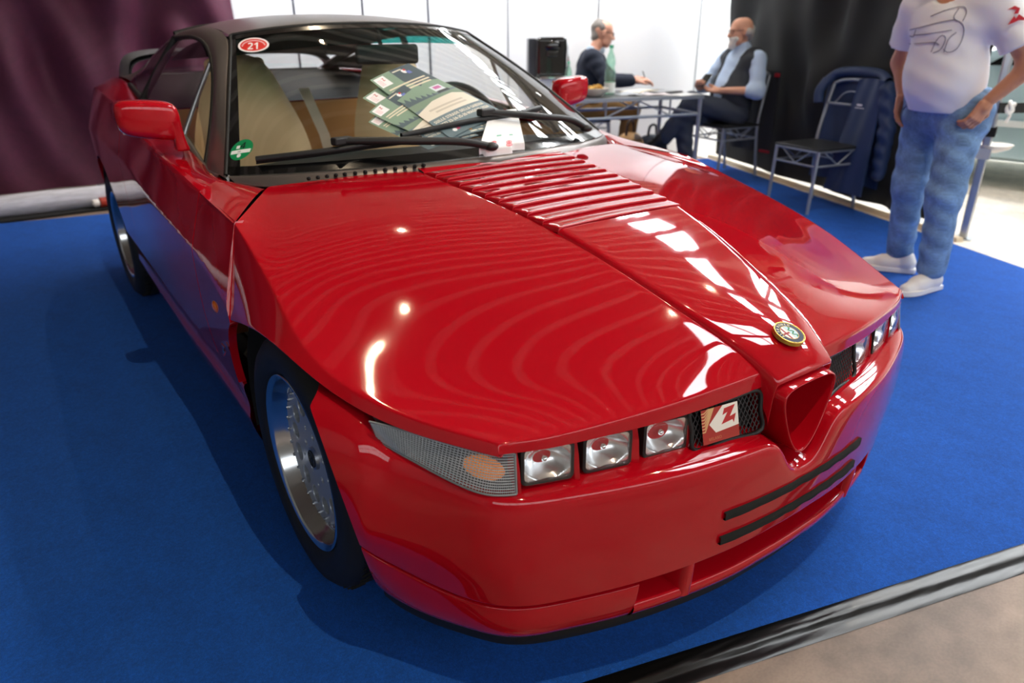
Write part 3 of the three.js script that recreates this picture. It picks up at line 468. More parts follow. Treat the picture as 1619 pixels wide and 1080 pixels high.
{
  const R = wsGrid.length, C = wsGrid[0].length, sub = (r0, r1, c0, c1, off = 0) => gridGeo(wsGrid.slice(r0, r1 + 1).map((r) => r.slice(c0, c1 + 1).map((p) => [p[0], p[1] + off * 0.9, p[2] + off * 0.43])));
  const tintRow = Math.round(R * 0.80);
  const ws = carPart('windscreen', sub(1, tintRow, 1, C - 2), M.glass);
  const tb = mesh('tint_band', sub(tintRow, R - 2, 1, C - 2), M.glassTint, ws); tb.userData.label = 'green tinted sun band along the top of the windscreen';
  const off = 0.0012;
  mesh('glass_border', [sub(0, 2, 0, C - 1, off), sub(R - 3, R - 1, 0, C - 1, off), sub(0, R - 1, 0, 3, off), sub(0, R - 1, C - 4, C - 1, off)], M.blackGloss, ws);
  // seal round the screen
  const edge = [...wsGrid.map((r) => r[0]), ...wsGrid[R - 1].slice(1), ...wsGrid.map((r) => r[C - 1]).reverse().slice(1)];
  mesh('screen_seal', tube(edge.filter((_, i) => i % 3 === 0), 0.006, 200, 6), M.rubber, ws);
  // roof rails with the screen pillars
  const bulge = railI.map((p, i) => { const q = mix3(p, railO[i], 0.45), o = i < 4 ? 0.022 : 0.012; return [q[0] + o * 0.8, q[1] + o * 0.7, q[2] + (i < 4 ? 0.012 : 0)]; });
  const inIn = railI.map((p) => [p[0] - 0.01, p[1] - 0.014, p[2]]), outIn = railO.map((p) => [p[0] - 0.02, p[1] - 0.006, p[2] - 0.004]);
  const rail = surf([inIn, railI, railI, bulge, bulge.map((p, i) => mix3(p, railO[i], 0.7)), railO, railO, outIn].map((r) => r), 7, 4);
  for (const g of both(rail)) carPart('screen_pillar', g, M.roofGrey);
  const roofRow = (i, cy, cz) => { const e = railI[i]; return fullRow([[0, cy, cz], [e[0] * 0.4, lerp(cy, e[1], 0.1), lerp(cz, e[2], 0.14)], [e[0] * 0.75, lerp(cy, e[1], 0.42), lerp(cz, e[2], 0.5)], [e[0], e[1], e[2]]]); };
  const header = fullRow(wsT.map((p) => [p[0], p[1] - 0.006, p[2] + 0.008]));
  const h0 = roofRow(4, 1.276, -1.176), h1 = roofRow(4, 1.286, -1.22);
  carPart('roof_panel', surf([h0.map((p) => [p[0], p[1] - 0.014, p[2] - 0.004]), h0, h0, h1.map((p, i) => mix3(p, h0[i], 0.2)), roofRow(5, 1.312, -1.5), roofRow(6, 1.312, -1.83), roofRow(7, 1.268, -2.2)], 6, 6), M.roofGrey);
  carPart('hatch_glass', surf([roofRow(7, 1.266, -2.21), fullRow([[0, 1.19, -2.52], [.18, 1.187, -2.52], [.34, 1.165, -2.54], [.452, 1.14, -2.55]]), roofRow(8, 1.05, -2.97)], 6, 6), M.glass);
  carPart('hatch_frame', [tube(roofRow(7, 1.27, -2.205), 0.02, 40, 8), tube(roofRow(8, 1.035, -2.98).map((p) => [p[0], Math.min(p[1], 1.03), p[2]]), 0.014, 40, 8)], M.blackPlastic);
  // side glass
  const belt = [[.704, .868, -.93], [.697, .893, -1.06], [.688, .919, -1.21], [.675, .952, -1.6], [.66, .978, -2.0]];
  const topE = [[.703, .87, -.935], [.614, 1.048, -1.065], [.538, 1.198, -1.335], [.522, 1.227, -1.55], [.515, 1.222, -1.88]];
  const q = (t) => ({ a: bsp(belt, 8), b: bsp(topE, 8) });
  const { a, b } = q(), sg = []; for (let i = 0; i <= 8; i++) sg.push(a.map((p, k) => { const r = mix3(p, b[k], i / 8); return [r[0] + 0.02 * Math.sin(Math.PI * i / 8) * (k / a.length), r[1], r[2]]; }));
  for (const g of both(gridGeo(sg))) { const d = carPart('side_window', g, M.glass); }
  const qg = gridGeo([[[.655, .982, -2.04], [.635, 1.02, -2.4], [.62, 1.035, -2.5]], [[.585, 1.105, -1.97], [.565, 1.11, -2.28], [.56, 1.09, -2.47]], [[.515, 1.22, -1.92], [.508, 1.19, -2.22], [.515, 1.12, -2.5]]]);
  for (const g of both(qg)) carPart('quarter_window', g, M.glass);
  const cp = surf([[[.62, 1.035, -2.48], [.61, 1.04, -2.7], [.60, 1.035, -2.92]], [[.57, 1.08, -2.47], [.555, 1.07, -2.7], [.55, 1.03, -2.9]], [[.512, 1.125, -2.47], [.515, 1.08, -2.7], [.52, 1.02, -2.9]]], 4, 4);
  for (const g of both(cp)) carPart('rear_pillar', g, M.roofGrey);
  const m = (pts, s) => pts.map((p) => [s * p[0], p[1], p[2]]);
  for (const s of [-1, 1]) {
    carPart('window_trim', [tube(m([[.512, 1.222, -1.9], [.59, 1.1, -1.965], [.66, .98, -2.03]], s), 0.016, 20, 8), tube(m([[.708, .862, -.92], [.70, .893, -1.06], [.691, .921, -1.21], [.678, .955, -1.6], [.662, .982, -2.0], [.64, 1.022, -2.4]], s), 0.011, 40, 8)], M.blackPlastic);
    carPart('quarterlight_bar', tube(m([[.562, 1.155, -1.22], [.628, 1.03, -1.24], [.69, .92, -1.23]], s), 0.008, 20, 8), M.aluSatin);
    carPart('window_seal', tube(m(railO.slice(0, 7).map((p) => [p[0] + 0.002, p[1] - 0.002, p[2]]), s), 0.007, 60, 8), M.rubber);
    carPart('belt_trim', tube(m([[.716, .866, -.70], [.718, .862, -.80], [.71, .866, -.92], [.702, .895, -1.06], [.694, .923, -1.21]], s), 0.012, 30, 8), M.roofGrey);
  }
  // scuttle with its row of air slots
  const sc = surf([fullRow(wsB.map((p) => [p[0] * 1.0, p[1] - 0.004, p[2] - 0.01])), fullRow(wsB.map((p) => [p[0], p[1] + 0.002, p[2] + 0.012])), fullRow([[0, .887, -.325], [.257, .879, -.362], [.45, .868, -.432], [.60, .857, -.51], [.70, .862, -.63]]), fullRow([[0, .88, -.325], [.257, .873, -.362], [.45, .863, -.432], [.60, .853, -.51], [.69, .855, -.62]])], 5, 4);
  carPart('scuttle_panel', sc, M.roofGrey);
  for (let i = 0; i < 13; i++) for (const s of [-1]) { const u = 0.24 + i * 0.026, k = Math.min(1, (u - 0.257) / 0.193); const g = new THREE.CapsuleGeometry(0.0055, 0.012, 4, 8); g.rotateX(Math.PI / 2 - 0.2); g.rotateY(s * 0.25); g.translate(s * u, lerp(.897, .884, Math.max(0, k)), lerp(-.372, -.448, Math.max(0, k))); carPart('scuttle_slot', g, M.blackMatte); }
}
// bonnet emblem
{
  const tex = canvasTex(512, 512, (c) => {
    const R = 256; c.translate(R, R); c.fillStyle = '#c9a24a'; c.beginPath(); c.arc(0, 0, 256, 0, 7); c.fill(); c.fillStyle = '#101c3c'; c.beginPath(); c.arc(0, 0, 238, 0, 7); c.fill();
    c.fillStyle = '#c9a24a'; c.beginPath(); c.arc(0, 0, 164, 0, 7); c.fill(); c.save(); c.beginPath(); c.arc(0, 0, 152, 0, 7); c.clip();
    c.fillStyle = '#f2efe6'; c.fillRect(-160, -160, 160, 320); c.fillStyle = '#a01c24'; c.fillRect(-96, -160, 36, 320); c.fillRect(-160, -18, 160, 36);
    c.fillStyle = '#bcd6e0'; c.fillRect(0, -160, 160, 320); c.strokeStyle = '#1f7a4a'; c.lineWidth = 24; c.lineCap = 'round'; c.beginPath(); c.moveTo(66, 120); for (let k = 0; k <= 40; k++) { const t = k / 40; c.lineTo(66 + 34 * Math.sin(t * 15), 120 - t * 230); } c.stroke(); c.fillStyle = '#c9a24a'; c.fillRect(-5, -160, 10, 320); c.restore();
    c.fillStyle = '#f0e2b8'; c.font = 'bold 62px sans-serif'; c.textAlign = 'center'; const word = (s, a0, da) => { for (let i = 0; i < s.length; i++) { c.save(); c.rotate(a0 + i * da); c.translate(0, -180); c.fillText(s[i], 0, 0); c.restore(); } };
    word('ALFA', -1.72, 0.30); word('ROMEO', -0.42, 0.30);
  });
  const g = new THREE.CircleGeometry(0.0318, 48); const e = new THREE.Group(); e.name = 'bonnet_emblem'; car.add(e); e.position.set(0, 0.6805, 0.694); e.rotation.order = 'YXZ'; e.rotation.set(-Math.PI / 2 + 0.36, 0, 0);
  mesh('enamel_face', g.translate(0, 0, 0.004), phys({ map: tex, roughness: 0.45, specularIntensity: 0.3 }), e).userData.label = 'round blue enamel emblem with cross and serpent';
  mesh('emblem_rim', new THREE.TorusGeometry(0.0322, 0.0018, 8, 48).translate(0, 0, 0.003), M.gold, e); mesh('emblem_base', new THREE.CylinderGeometry(0.0325, 0.034, 0.006, 40).rotateX(Math.PI / 2).translate(0, 0, -0.001), M.gold, e);
}
// ---------- wheels ----------
function makeWheel() {
  const w = new THREE.Group(); w.name = 'wheel';
  const ly = (pts, seg = 96) => { const g = new THREE.LatheGeometry(pts.map(([r, a]) => new THREE.Vector2(r, a)), seg); g.rotateZ(-Math.PI / 2); return g; };   // axis along +x, a = outwards
  // tyre: outer face at a = 0
  mesh('tyre', ly([[0.214, -0.02], [0.219, -0.008], [0.236, 0.004], [0.262, 0.008], [0.288, 0.002], [0.304, -0.012], [0.311, -0.03], [0.3135, -0.045], [0.306, -0.047], [0.306, -0.053], [0.3145, -0.055], [0.316, -0.085], [0.307, -0.087], [0.307, -0.095], [0.316, -0.097], [0.316, -0.125], [0.307, -0.127], [0.307, -0.133], [0.3145, -0.135], [0.311, -0.165], [0.304, -0.185], [0.288, -0.2], [0.25, -0.204], [0.216, -0.19]], 128), M.rubber, w);
  const tread = []; for (let i = 0; i < 64; i++) { const a = i / 64 * Math.PI * 2; for (const [x, tw] of [[-0.036, 0.35], [-0.15, -0.35]]) { const g = box(0.026, 0.004, 0.004); g.rotateY(tw); g.translate(x, 0.3155, 0); g.rotateX(a); tread.push(g); } }
  mesh('tread_block', tread, std(0x070707, 0.9), w);
  mesh('rim_barrel', ly([[0.2, -0.19], [0.196, -0.16], [0.178, -0.12], [0.172, -0.075], [0.178, -0.066], [0.184, -0.06], [0.188, -0.04], [0.196, -0.034], [0.199, -0.012], [0.205, -0.008], [0.212, -0.002], [0.2175, -0.003], [0.2185, -0.008], [0.215, -0.014]], 96), M.alu, w);
  const s = new THREE.Shape(); s.absarc(0, 0, 0.179, 0, Math.PI * 2); const hole = (r, a, q) => { const p = new THREE.Path(); p.absarc(Math.cos(a) * r, Math.sin(a) * r, q, 0, Math.PI * 2, true); s.holes.push(p); };
  const NH = 13; for (let i = 0; i < NH; i++) hole(0.126, i / NH * Math.PI * 2 + 0.1, 0.0255);
  for (let i = 0; i < 5; i++) { hole(0.056, i / 5 * Math.PI * 2 + 0.3, 0.0105); hole(0.078, i / 5 * Math.PI * 2 + 0.3 + Math.PI / 5, 0.008); }
  const d = new THREE.ExtrudeGeometry(s, { depth: 0.012, bevelEnabled: true, bevelSize: 0.0025, bevelThickness: 0.0025, bevelSegments: 2, curveSegments: 48 }); d.rotateY(Math.PI / 2); d.translate(-0.058, 0, 0);
  mesh('rim_disc', d, std(0xa6adb6, 0.3, 0.35), w);
  const cups = []; for (let i = 0; i < NH; i++) { const a = i / NH * Math.PI * 2 + 0.1; const g = new THREE.CylinderGeometry(0.0258, 0.024, 0.026, 20, 1, true); g.rotateZ(-Math.PI / 2); g.translate(-0.068, Math.sin(a) * 0.126, -Math.cos(a) * 0.126); cups.push(g); }
  mesh('disc_sleeves', cups, std(0x8b8a88, 0.3, 0.8), w);
  for (let i = 0; i < 30; i++) { const a = i / 30 * Math.PI * 2, g = new THREE.CylinderGeometry(0.0042, 0.0046, 0.008, 6); g.rotateZ(-Math.PI / 2); g.translate(-0.041, Math.sin(a) * 0.168, Math.cos(a) * 0.168); mesh('rim_bolt', g, M.alu, w); }
  for (let i = 0; i < 5; i++) { const a = i / 5 * Math.PI * 2 + 0.3, g = new THREE.CylinderGeometry(0.0085, 0.0085, 0.02, 6); g.rotateZ(-Math.PI / 2); g.translate(-0.062, Math.sin(a) * 0.056, -Math.cos(a) * 0.056); mesh('wheel_bolt', g, M.chrome, w); }
  const cap = new THREE.CylinderGeometry(0.0275, 0.0295, 0.01, 32); cap.rotateZ(-Math.PI / 2); cap.translate(-0.041, 0, 0); mesh('centre_cap', cap, M.aluSatin, w);
  const mark = [new THREE.TorusGeometry(0.02, 0.0022, 6, 32).rotateY(Math.PI / 2).translate(-0.0355, 0, 0), box(0.002, 0.04, 0.005, -0.0352, 0, -0.004), box(0.002, 0.026, 0.004, -0.0352, 0, 0.008), box(0.002, 0.004, 0.024, -0.0352, 0.004, 0)]; mesh('cap_emblem', mark, M.blackPlastic, w);
  mesh('brake_disc', new THREE.CylinderGeometry(0.14, 0.14, 0.02, 40).rotateZ(Math.PI / 2).translate(-0.13, 0, 0), std(0x2c2a28, 0.5, 0.6), w);
  return w;
}
{
  const w0 = makeWheel();
  [[-1, 0], [1, 0], [-1, -2.51], [1, -2.51]].forEach(([s, z], i) => { const w = i ? w0.clone() : w0; car.add(w); w.position.set(s * (z < -1 ? 0.80 : 0.822), 0.3165, z); w.rotation.set(0, s < 0 ? Math.PI : 0, 0); });
  // arch liners and floor pan
  const liner = (s, cz, sweep) => { const R = []; for (let i = 0; i <= 24; i++) { const a = lerp(sweep[0], sweep[1], i / 24); R.push([0.56, cz < -1 ? 0.79 : 0.812].map((u) => [s * u, 0.318 + Math.sin(a) * 0.374, cz + Math.cos(a) * 0.374])); } return [gridGeo(R), new THREE.CircleGeometry(0.374, 32).rotateY(Math.PI / 2).translate(s * 0.56, 0.318, cz)]; };
  for (const s of [-1, 1]) for (const z of [0, -2.51]) carPart('arch_liner', liner(s, z, [-0.2, Math.PI + 0.2]), M.blackMatte);
  carPart('underbody', [box(1.1, 0.2, 3.6, 0, 0.26, -1.3), box(1.5, 0.16, 1.6, 0, 0.26, -1.25), box(1.08, 0.25, 0.9, 0, 0.5, 0.05), box(1.2, 0.3, 0.7, 0, 0.45, -2.85)], M.blackMatte);
}
// ---------- door mirrors ----------
{
  const sec = (x, cy, cz, hy, hz, n = 16) => Array.from({ length: n + 4 }, (_, i) => { const a = i / n * Math.PI * 2, p = 0.5, c = Math.cos(a), s = Math.sin(a); return [x, cy + hy * Math.sign(s) * Math.abs(s) ** p, cz + hz * Math.sign(c) * Math.abs(c) ** p]; });
  const loft = (rows) => { const n = rows[0].length - 4, a = rows.map((r) => bsp(r, 3).slice(3, 3 + n * 3 + 1)), cols = []; for (let j = 0; j < a[0].length; j++) cols.push(bsp(a.map((r) => r[j]), 4)); const G = []; for (let i = 0; i < cols[0].length; i++) G.push(cols.map((c) => c[i])); return gridGeo(G); };
  const g = loft([sec(.752, .99, -1.0, .006, .012), sec(.752, .988, -1.0, .05, .034), sec(.78, .995, -1.0, .06, .046), sec(.85, 1.003, -1.005, .057, .048), sec(.905, 1.01, -1.012, .053, .044), sec(.925, 1.014, -1.018, .036, .03), sec(.926, 1.016, -1.02, .004, .004)]);
  const stalk = loft([sec(0, 0, 0, .004, .004), sec(0, 0, 0, .045, .034), sec(0.02, 0, 0, .032, .028), sec(0.06, 0, 0, .03, .026), sec(.10, 0, 0, .034, .03)].map((r) => r.map((p) => [0.76 + p[1] * 0.55 + p[0] * 0.12, 0.905 + p[0] * 0.9, -0.985 + p[2]])));
  for (const s of [1, -1]) { const q = new THREE.Group(); q.name = 'door_mirror'; car.add(q); q.position.set(-s * 0.012, 0.006, 0); mesh('mirror_housing', s > 0 ? g : mirrored(g), M.red, q); mesh('mirror_stalk', s > 0 ? stalk : mirrored(stalk), M.red, q); mesh('mirror_glass', box(0.13, 0.085, 0.003, s * 0.842, 1.0, -1.052), M.chrome, q); }
}
// ---------- wipers ----------
{
  const onGlass = (x, t, off) => { const r = wsGrid[Math.round(t * (wsGrid.length - 1))]; let k = 0; while (k < r.length - 2 && r[k + 1][0] < x) k++; const f = (x - r[k][0]) / (r[k + 1][0] - r[k][0]); const p = mix3(r[k], r[k + 1], f); return [p[0], p[1] + off * 0.9, p[2] + off * 0.43]; };
  const wiper = (blade, arm) => {
    const q = new THREE.Group(); q.name = 'wiper'; car.add(q);
    const bp = blade.map(([x, t]) => onGlass(x, t, 0.022)), bp2 = blade.map(([x, t]) => onGlass(x, t, 0.006));
    mesh('wiper_blade', [tube(bp, 0.009, 40, 6), gridGeo([bsp(bp, 6), bsp(bp2, 6)])], M.blackPlastic, q);
    const ap = arm.map(([x, t, o]) => onGlass(x, t, o)); mesh('wiper_arm', [tube(ap, 0.011, 30, 6), new THREE.SphereGeometry(0.022, 12, 8).scale(1, .6, 1).translate(...ap[ap.length - 1])], M.blackPlastic, q);
    mesh('blade_clip', new RoundedBoxGeometry(0.06, 0.022, 0.03, 2, 0.006).rotateY(0.15).translate(...ap[0]), M.blackPlastic, q);
  };
  wiper([[-0.635, 0.04], [-0.45, 0.075], [-0.30, 0.095], [-0.2, 0.10]], [[-0.42, 0.085, 0.036], [-0.25, 0.055, 0.045], [-0.1, 0.02, 0.04], [-0.02, 0.0, 0.03]]);
  wiper([[-0.25, 0.13], [-0.02, 0.165], [0.2, 0.2], [0.33, 0.21]], [[0.06, 0.18, 0.036], [0.25, 0.12, 0.045], [0.4, 0.06, 0.045], [0.46, 0.02, 0.035]]);
}
// ---------- cabin ----------
{
  const dash = surf([fullRow([[0, .885, -.40], [.3, .88, -.44], [.66, .86, -.66]]), fullRow([[0, .885, -.62], [.3, .885, -.64], [.66, .87, -.76]]), fullRow([[0, .88, -.80], [.3, .90, -.84], [.66, .86, -.88]]), fullRow([[0, .84, -.90], [.3, .86, -.95], [.66, .82, -.93]]), fullRow([[0, .6, -.86], [.3, .6, -.9], [.66, .6, -.9]])], 6, 5);
  carPart('dashboard', dash, M.blackPlastic);
  const wheel = new THREE.Group(); wheel.name = 'steering_wheel'; car.add(wheel); wheel.position.set(0.36, 0.87, -1.13); wheel.rotation.set(-0.42, 0, 0);
  mesh('wheel_rim', new THREE.TorusGeometry(0.185, 0.016, 10, 48), M.blackPlastic, wheel); mesh('wheel_boss', [new THREE.CylinderGeometry(0.05, 0.05, 0.03, 24).rotateX(Math.PI / 2), box(0.34, 0.03, 0.012, 0, -0.02, 0, 0.005), box(0.03, 0.17, 0.012, 0, -0.09, 0, 0.005)], M.blackPlastic, wheel); mesh('column', rodGeo([0, 0, 0], [0, -0.03, 0.28], 0.03, 12), M.blackPlastic, wheel);
  for (const s of [-1, 1]) {
    const q = new THREE.Group(); q.name = 'seat'; car.add(q); q.position.set(s * 0.34, 0, -1.55);
    const slab = (w, h, d, r, x, y, z, rx) => { const g = new RoundedBoxGeometry(w, h, d, 5, r); g.rotateX(rx); g.translate(x, y, z); return g; };
    const back = surf([[[-.20, .40, .02], [-.13, .40, .08], [0, .40, .075], [.13, .40, .08], [.20, .40, .02]], [[-.25, .62, -.04], [-.17, .62, .05], [0, .62, .02], [.17, .62, .05], [.25, .62, -.04]], [[-.24, .85, -.09], [-.15, .86, -.005], [0, .86, -.03], [.15, .86, -.005], [.24, .85, -.09]], [[-.17, 1.0, -.13], [-.12, 1.01, -.055], [0, 1.01, -.06], [.12, 1.01, -.055], [.17, 1.0, -.13]], [[-.13, 1.12, -.17], [-.10, 1.14, -.10], [0, 1.145, -.10], [.10, 1.14, -.10], [.13, 1.12, -.17]], [[-.08, 1.15, -.2], [-.05, 1.16, -.18], [0, 1.165, -.18], [.05, 1.16, -.18], [.08, 1.15, -.2]]], 6, 6);
    mesh('seat_back', [back, slab(.36, .6, .06, .03, 0, .68, -.09, -.2), slab(.24, .3, .05, .025, 0, 1.0, -.17, -.15)], M.seat, q);
    mesh('cushion', [slab(.46, .14, .5, .05, 0, .42, .2, .1), slab(.09, .1, .46, .04, -.22, .47, .2, .1), slab(.09, .1, .46, .04, .22, .47, .2, .1)], M.seat, q);
  }
  carPart('rear_bulkhead', surf([fullRow([[0, .35, -1.95], [.4, .35, -1.93], [.72, .35, -1.9]]), fullRow([[0, .7, -2.05], [.4, .7, -2.03], [.72, .7, -2.0]]), fullRow([[0, .93, -2.12], [.4, .93, -2.1], [.68, .93, -2.08]])], 5, 4), M.tanWood);
  carPart('parcel_shelf', gridGeo([fullRow([[0, .935, -2.12], [.66, .935, -2.08]]), fullRow([[0, 1.045, -2.8], [.55, 1.04, -2.8]])]), M.blackPlastic);
  carPart('door_lining', [box(0.04, 0.5, 1.2, -0.72, 0.62, -1.35), box(0.04, 0.5, 1.2, 0.72, 0.62, -1.35)], M.seatDark);
  const strap = (s) => gridGeo([[[s * .0, 1.0, -1.98], [s * .05, 1.0, -1.98]], [[s * .03, .8, -1.86], [s * .08, .8, -1.86]], [[s * .06, .5, -1.8], [s * .11, .5, -1.8]]]);
  carPart('seat_belt', [strap(1)], std(0xdccab0, 0.8));
  const rm = new THREE.Group(); rm.name = 'rear_view_mirror'; car.add(rm); mesh('mirror_case', [new RoundedBoxGeometry(0.24, 0.07, 0.03, 3, 0.014).rotateY(-0.2).translate(0.06, 1.165, -1.16), rodGeo([0.02, 1.255, -1.16], [0.05, 1.17, -1.17], 0.008, 8)], M.blackPlastic, rm);
  carPart('headlining', surf([fullRow([[0, 1.255, -1.2], [.44, 1.215, -1.28]]), fullRow([[0, 1.285, -1.55], [.44, 1.235, -1.55]]), fullRow([[0, 1.235, -2.2], [.42, 1.19, -2.2]]), fullRow([[0, 1.15, -2.42], [.44, 1.12, -2.42]])], 5, 4), std(0x24282a, 0.9));
  carPart('cabin_floor', box(1.4, 0.03, 1.5, 0, 0.33, -1.4), M.blackMatte);
}
// =====================================================================
// THE STAND: partition, drapes, table, chairs and what is on them
// =====================================================================
const TH = -0.297;   // the stand is turned against the car
{
  // white partition of upright panels held by slim posts
  const A = [0.3, -5.45], B = [6.2, -3.483], len = Math.hypot(B[0] - A[0], B[1] - A[1]), ang = Math.atan2(-(B[1] - A[1]), B[0] - A[0]);
  const g = new THREE.Group(); g.name = 'wall_partition'; g.userData.kind = 'structure'; scene.add(g); g.position.set(A[0], 0, A[1]); g.rotation.y = ang;
  const seams = [-0.9, 0, 0.93, 1.514, 2.099, 2.853, 3.768, 4.887, 5.6], wm = std(0xf1f2f4, 0.45), post = std(0x9aa0a6, 0.35, 0.6), dark = std(0x3a424c, 0.4, 0.5);
  for (let i = 0; i < seams.length - 1; i++) { mesh('panel', box(seams[i + 1] - seams[i] - 0.008, 2.6, 0.04, (seams[i] + seams[i + 1]) / 2, 1.3, -0.02), wm, g); if (i) mesh('panel_post', box(i > 1 && i < 5 ? 0.016 : 0.012, 2.6, 0.05, seams[i], 1.3, -0.02), i > 1 && i < 5 ? dark : post, g); }
  // added arm spotlights above the partition, put in to whiten its panels
  [0.5, 1.7, 2.9, 4.1, 5.2].forEach((u, i) => {
    const x = A[0] + Math.cos(ang) * u, z = A[1] - Math.sin(ang) * u, nx = Math.sin(ang), nz = Math.cos(ang);
    const l = thing('added_spotlight', ['added spotlight on an arm above the leftmost partition panel', 'second added spotlight from the left above the partition', 'added spotlight on an arm above the coffee machine', 'added spotlight on an arm above the man in navy', 'added spotlight on an arm at the right end of the partition'][i], 'spotlight', [x, 2.6, z], ang, 'added partition spotlights');
    mesh('arm', tube([[0, 0, 0], [0, 0.12, 0.05], [0, 0.17, 0.4], [0, 0.15, 0.62]], 0.01, 24, 8), M.aluSatin, l);
    const hd = new THREE.CylinderGeometry(0.06, 0.045, 0.12, 24, 1, false); hd.rotateX(2.2); hd.translate(0, 0.12, 0.66); mesh('lamp_head', hd, M.aluSatin, l);
    const ds = new THREE.CylinderGeometry(0.05, 0.05, 0.004, 24); ds.rotateX(2.2); ds.translate(0, 0.082, 0.614); mesh('lamp_glass', ds, std(0x333333, 0.5, 0, { emissive: new THREE.Color(1, 0.97, 0.93), emissiveIntensity: 12 }), l);
    const sp = new THREE.SpotLight(new THREE.Color(0.97, 0.98, 1.0), 9, 0, 1.1, 0.7); sp.position.set(0, 0.07, 0.60); sp.target.position.set(0, -1.5, 0.02); l.add(sp, sp.target); sp.castShadow = true; sp.shadow.radius = 3;
  });
  // maroon drape, hanging in shallow diagonal creases
  const drape = (name, P, Q, y0, y1, amp, seed, mat, label, sag = 0) => {
    const r = rng(seed), n = 150, m = 70, dx = Q[0] - P[0], dz = Q[1] - P[1], L = Math.hypot(dx, dz), nx = dz / L, nz = -dx / L, R = [];
    const W = Array.from({ length: 60 }, () => [r() * 6.3, (r() - 0.5) * 14, 2 + r() * 9, r() * amp * 0.8, r() * L, r() * 2.4, 0.15 + r() * 0.5]);
    for (let i = 0; i <= m; i++) { const v = i / m, y = lerp(y0, y1, v), row = []; for (let j = 0; j <= n; j++) { const u = j / n * L; let d = 0; for (const [ph, ky, kx, a, cx, cy, w] of W) { const g2 = Math.exp(-(((u - cx) / (w * 2)) ** 2) - (((y - cy) / (w * 2.2)) ** 2)); d += a * g2 * Math.sin(kx * u * 1.6 + ky * y + ph); } d += amp * 0.5 * Math.sin(u * 2.1 + seed); row.push([P[0] + dx * j / n + nx * d, y + sag * Math.sin(u * 3), P[1] + dz * j / n + nz * d]); } R.push(row); }
    const back = R.map((row) => row.map((p) => [p[0] - nx * 0.004, p[1], p[2] - nz * 0.004]));
    const o = mesh(name, [gridGeo(R), gridGeo(back)], mat); return tag(o, label, 'curtain');
  };
  const mt = tinted([78, 22, 49], 0.25, 31, 256, [0.2, .2, .2, .2, .3, .3], 0.3); mt.repeat.set(2, 2);
  drape('maroon_drape', [-4.2, -5.16], [0.66, -5.06], 0.13, 2.7, 0.05, 7, std(0xffffff, 0.75, 0, { map: mt }), 'maroon cloth backdrop hanging behind the tail of the red coupe');
  drape('black_drape', [3.74, -0.62], [4.88, -3.5], 0.035, 2.7, 0.03, 23, std(0x121517, 0.8), 'black cloth drape hanging behind the empty chair and jacket');
  // rolled cloth at its foot, on a dark strip
  const rollMat = std(0xffffff, 0.85, 0, { map: tinted([206, 204, 210], 0.35, 41, 256, [0, .2, .3, .4, .4, .3], 0.25) }); rollMat.map.repeat.set(3, 1);
  const roll = new THREE.CylinderGeometry(0.078, 0.078, 3.6, 28, 40); { const p = roll.attributes.position, r = rng(3); for (let i = 0; i < p.count; i++) { const k = 1 + 0.03 * Math.sin(p.getY(i) * 9) + 0.02 * (r() - 0.5); p.setX(i, p.getX(i) * k); p.setZ(i, p.getZ(i) * k); } roll.computeVertexNormals(); }
  roll.rotateZ(Math.PI / 2); roll.rotateY(-0.02); roll.translate(-2.2, 0.083, -4.9); const ro = mesh('fabric_roll', roll, rollMat); tag(ro, 'pale rolled-up cloth lying along the foot of the maroon backdrop', 'fabric roll');
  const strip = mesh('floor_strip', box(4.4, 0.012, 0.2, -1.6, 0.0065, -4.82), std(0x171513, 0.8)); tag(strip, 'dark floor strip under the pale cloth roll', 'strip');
  const ct = thing('spray_can', 'small red can with a white cap lying by the cloth roll', 'can', [-0.70, 0.05, -4.765], 0.12);
  mesh('can_body', new THREE.LatheGeometry([[0.001, 0.05], [0.034, 0.052], [0.036, 0.06], [0.036, 0.2], [0.03, 0.208], [0.001, 0.21]].map(([a, b]) => new THREE.Vector2(a, b)), 20).rotateZ(-Math.PI / 2), std(0xa8321f, 0.4), ct); mesh('can_cap', new THREE.LatheGeometry([[0.001, 0], [0.02, 0.002], [0.027, 0.012], [0.028, 0.05], [0.001, 0.051]].map(([a, b]) => new THREE.Vector2(a, b)), 20).rotateZ(-Math.PI / 2), std(0xe9e2da, 0.5), ct);
  // pale plank along the edge of the carpet, below the black drape
  const pk = mesh('floor_batten', (() => { const g2 = box(3.3, 0.03, 0.05); g2.rotateY(Math.atan2(2.94, 1.2)); g2.translate(4.22, 0.009, -2.0); return g2; })(), std(0xd9c9ac, 0.7)); tag(pk, 'pale wooden batten along the carpet edge below the black drape', 'batten');
}
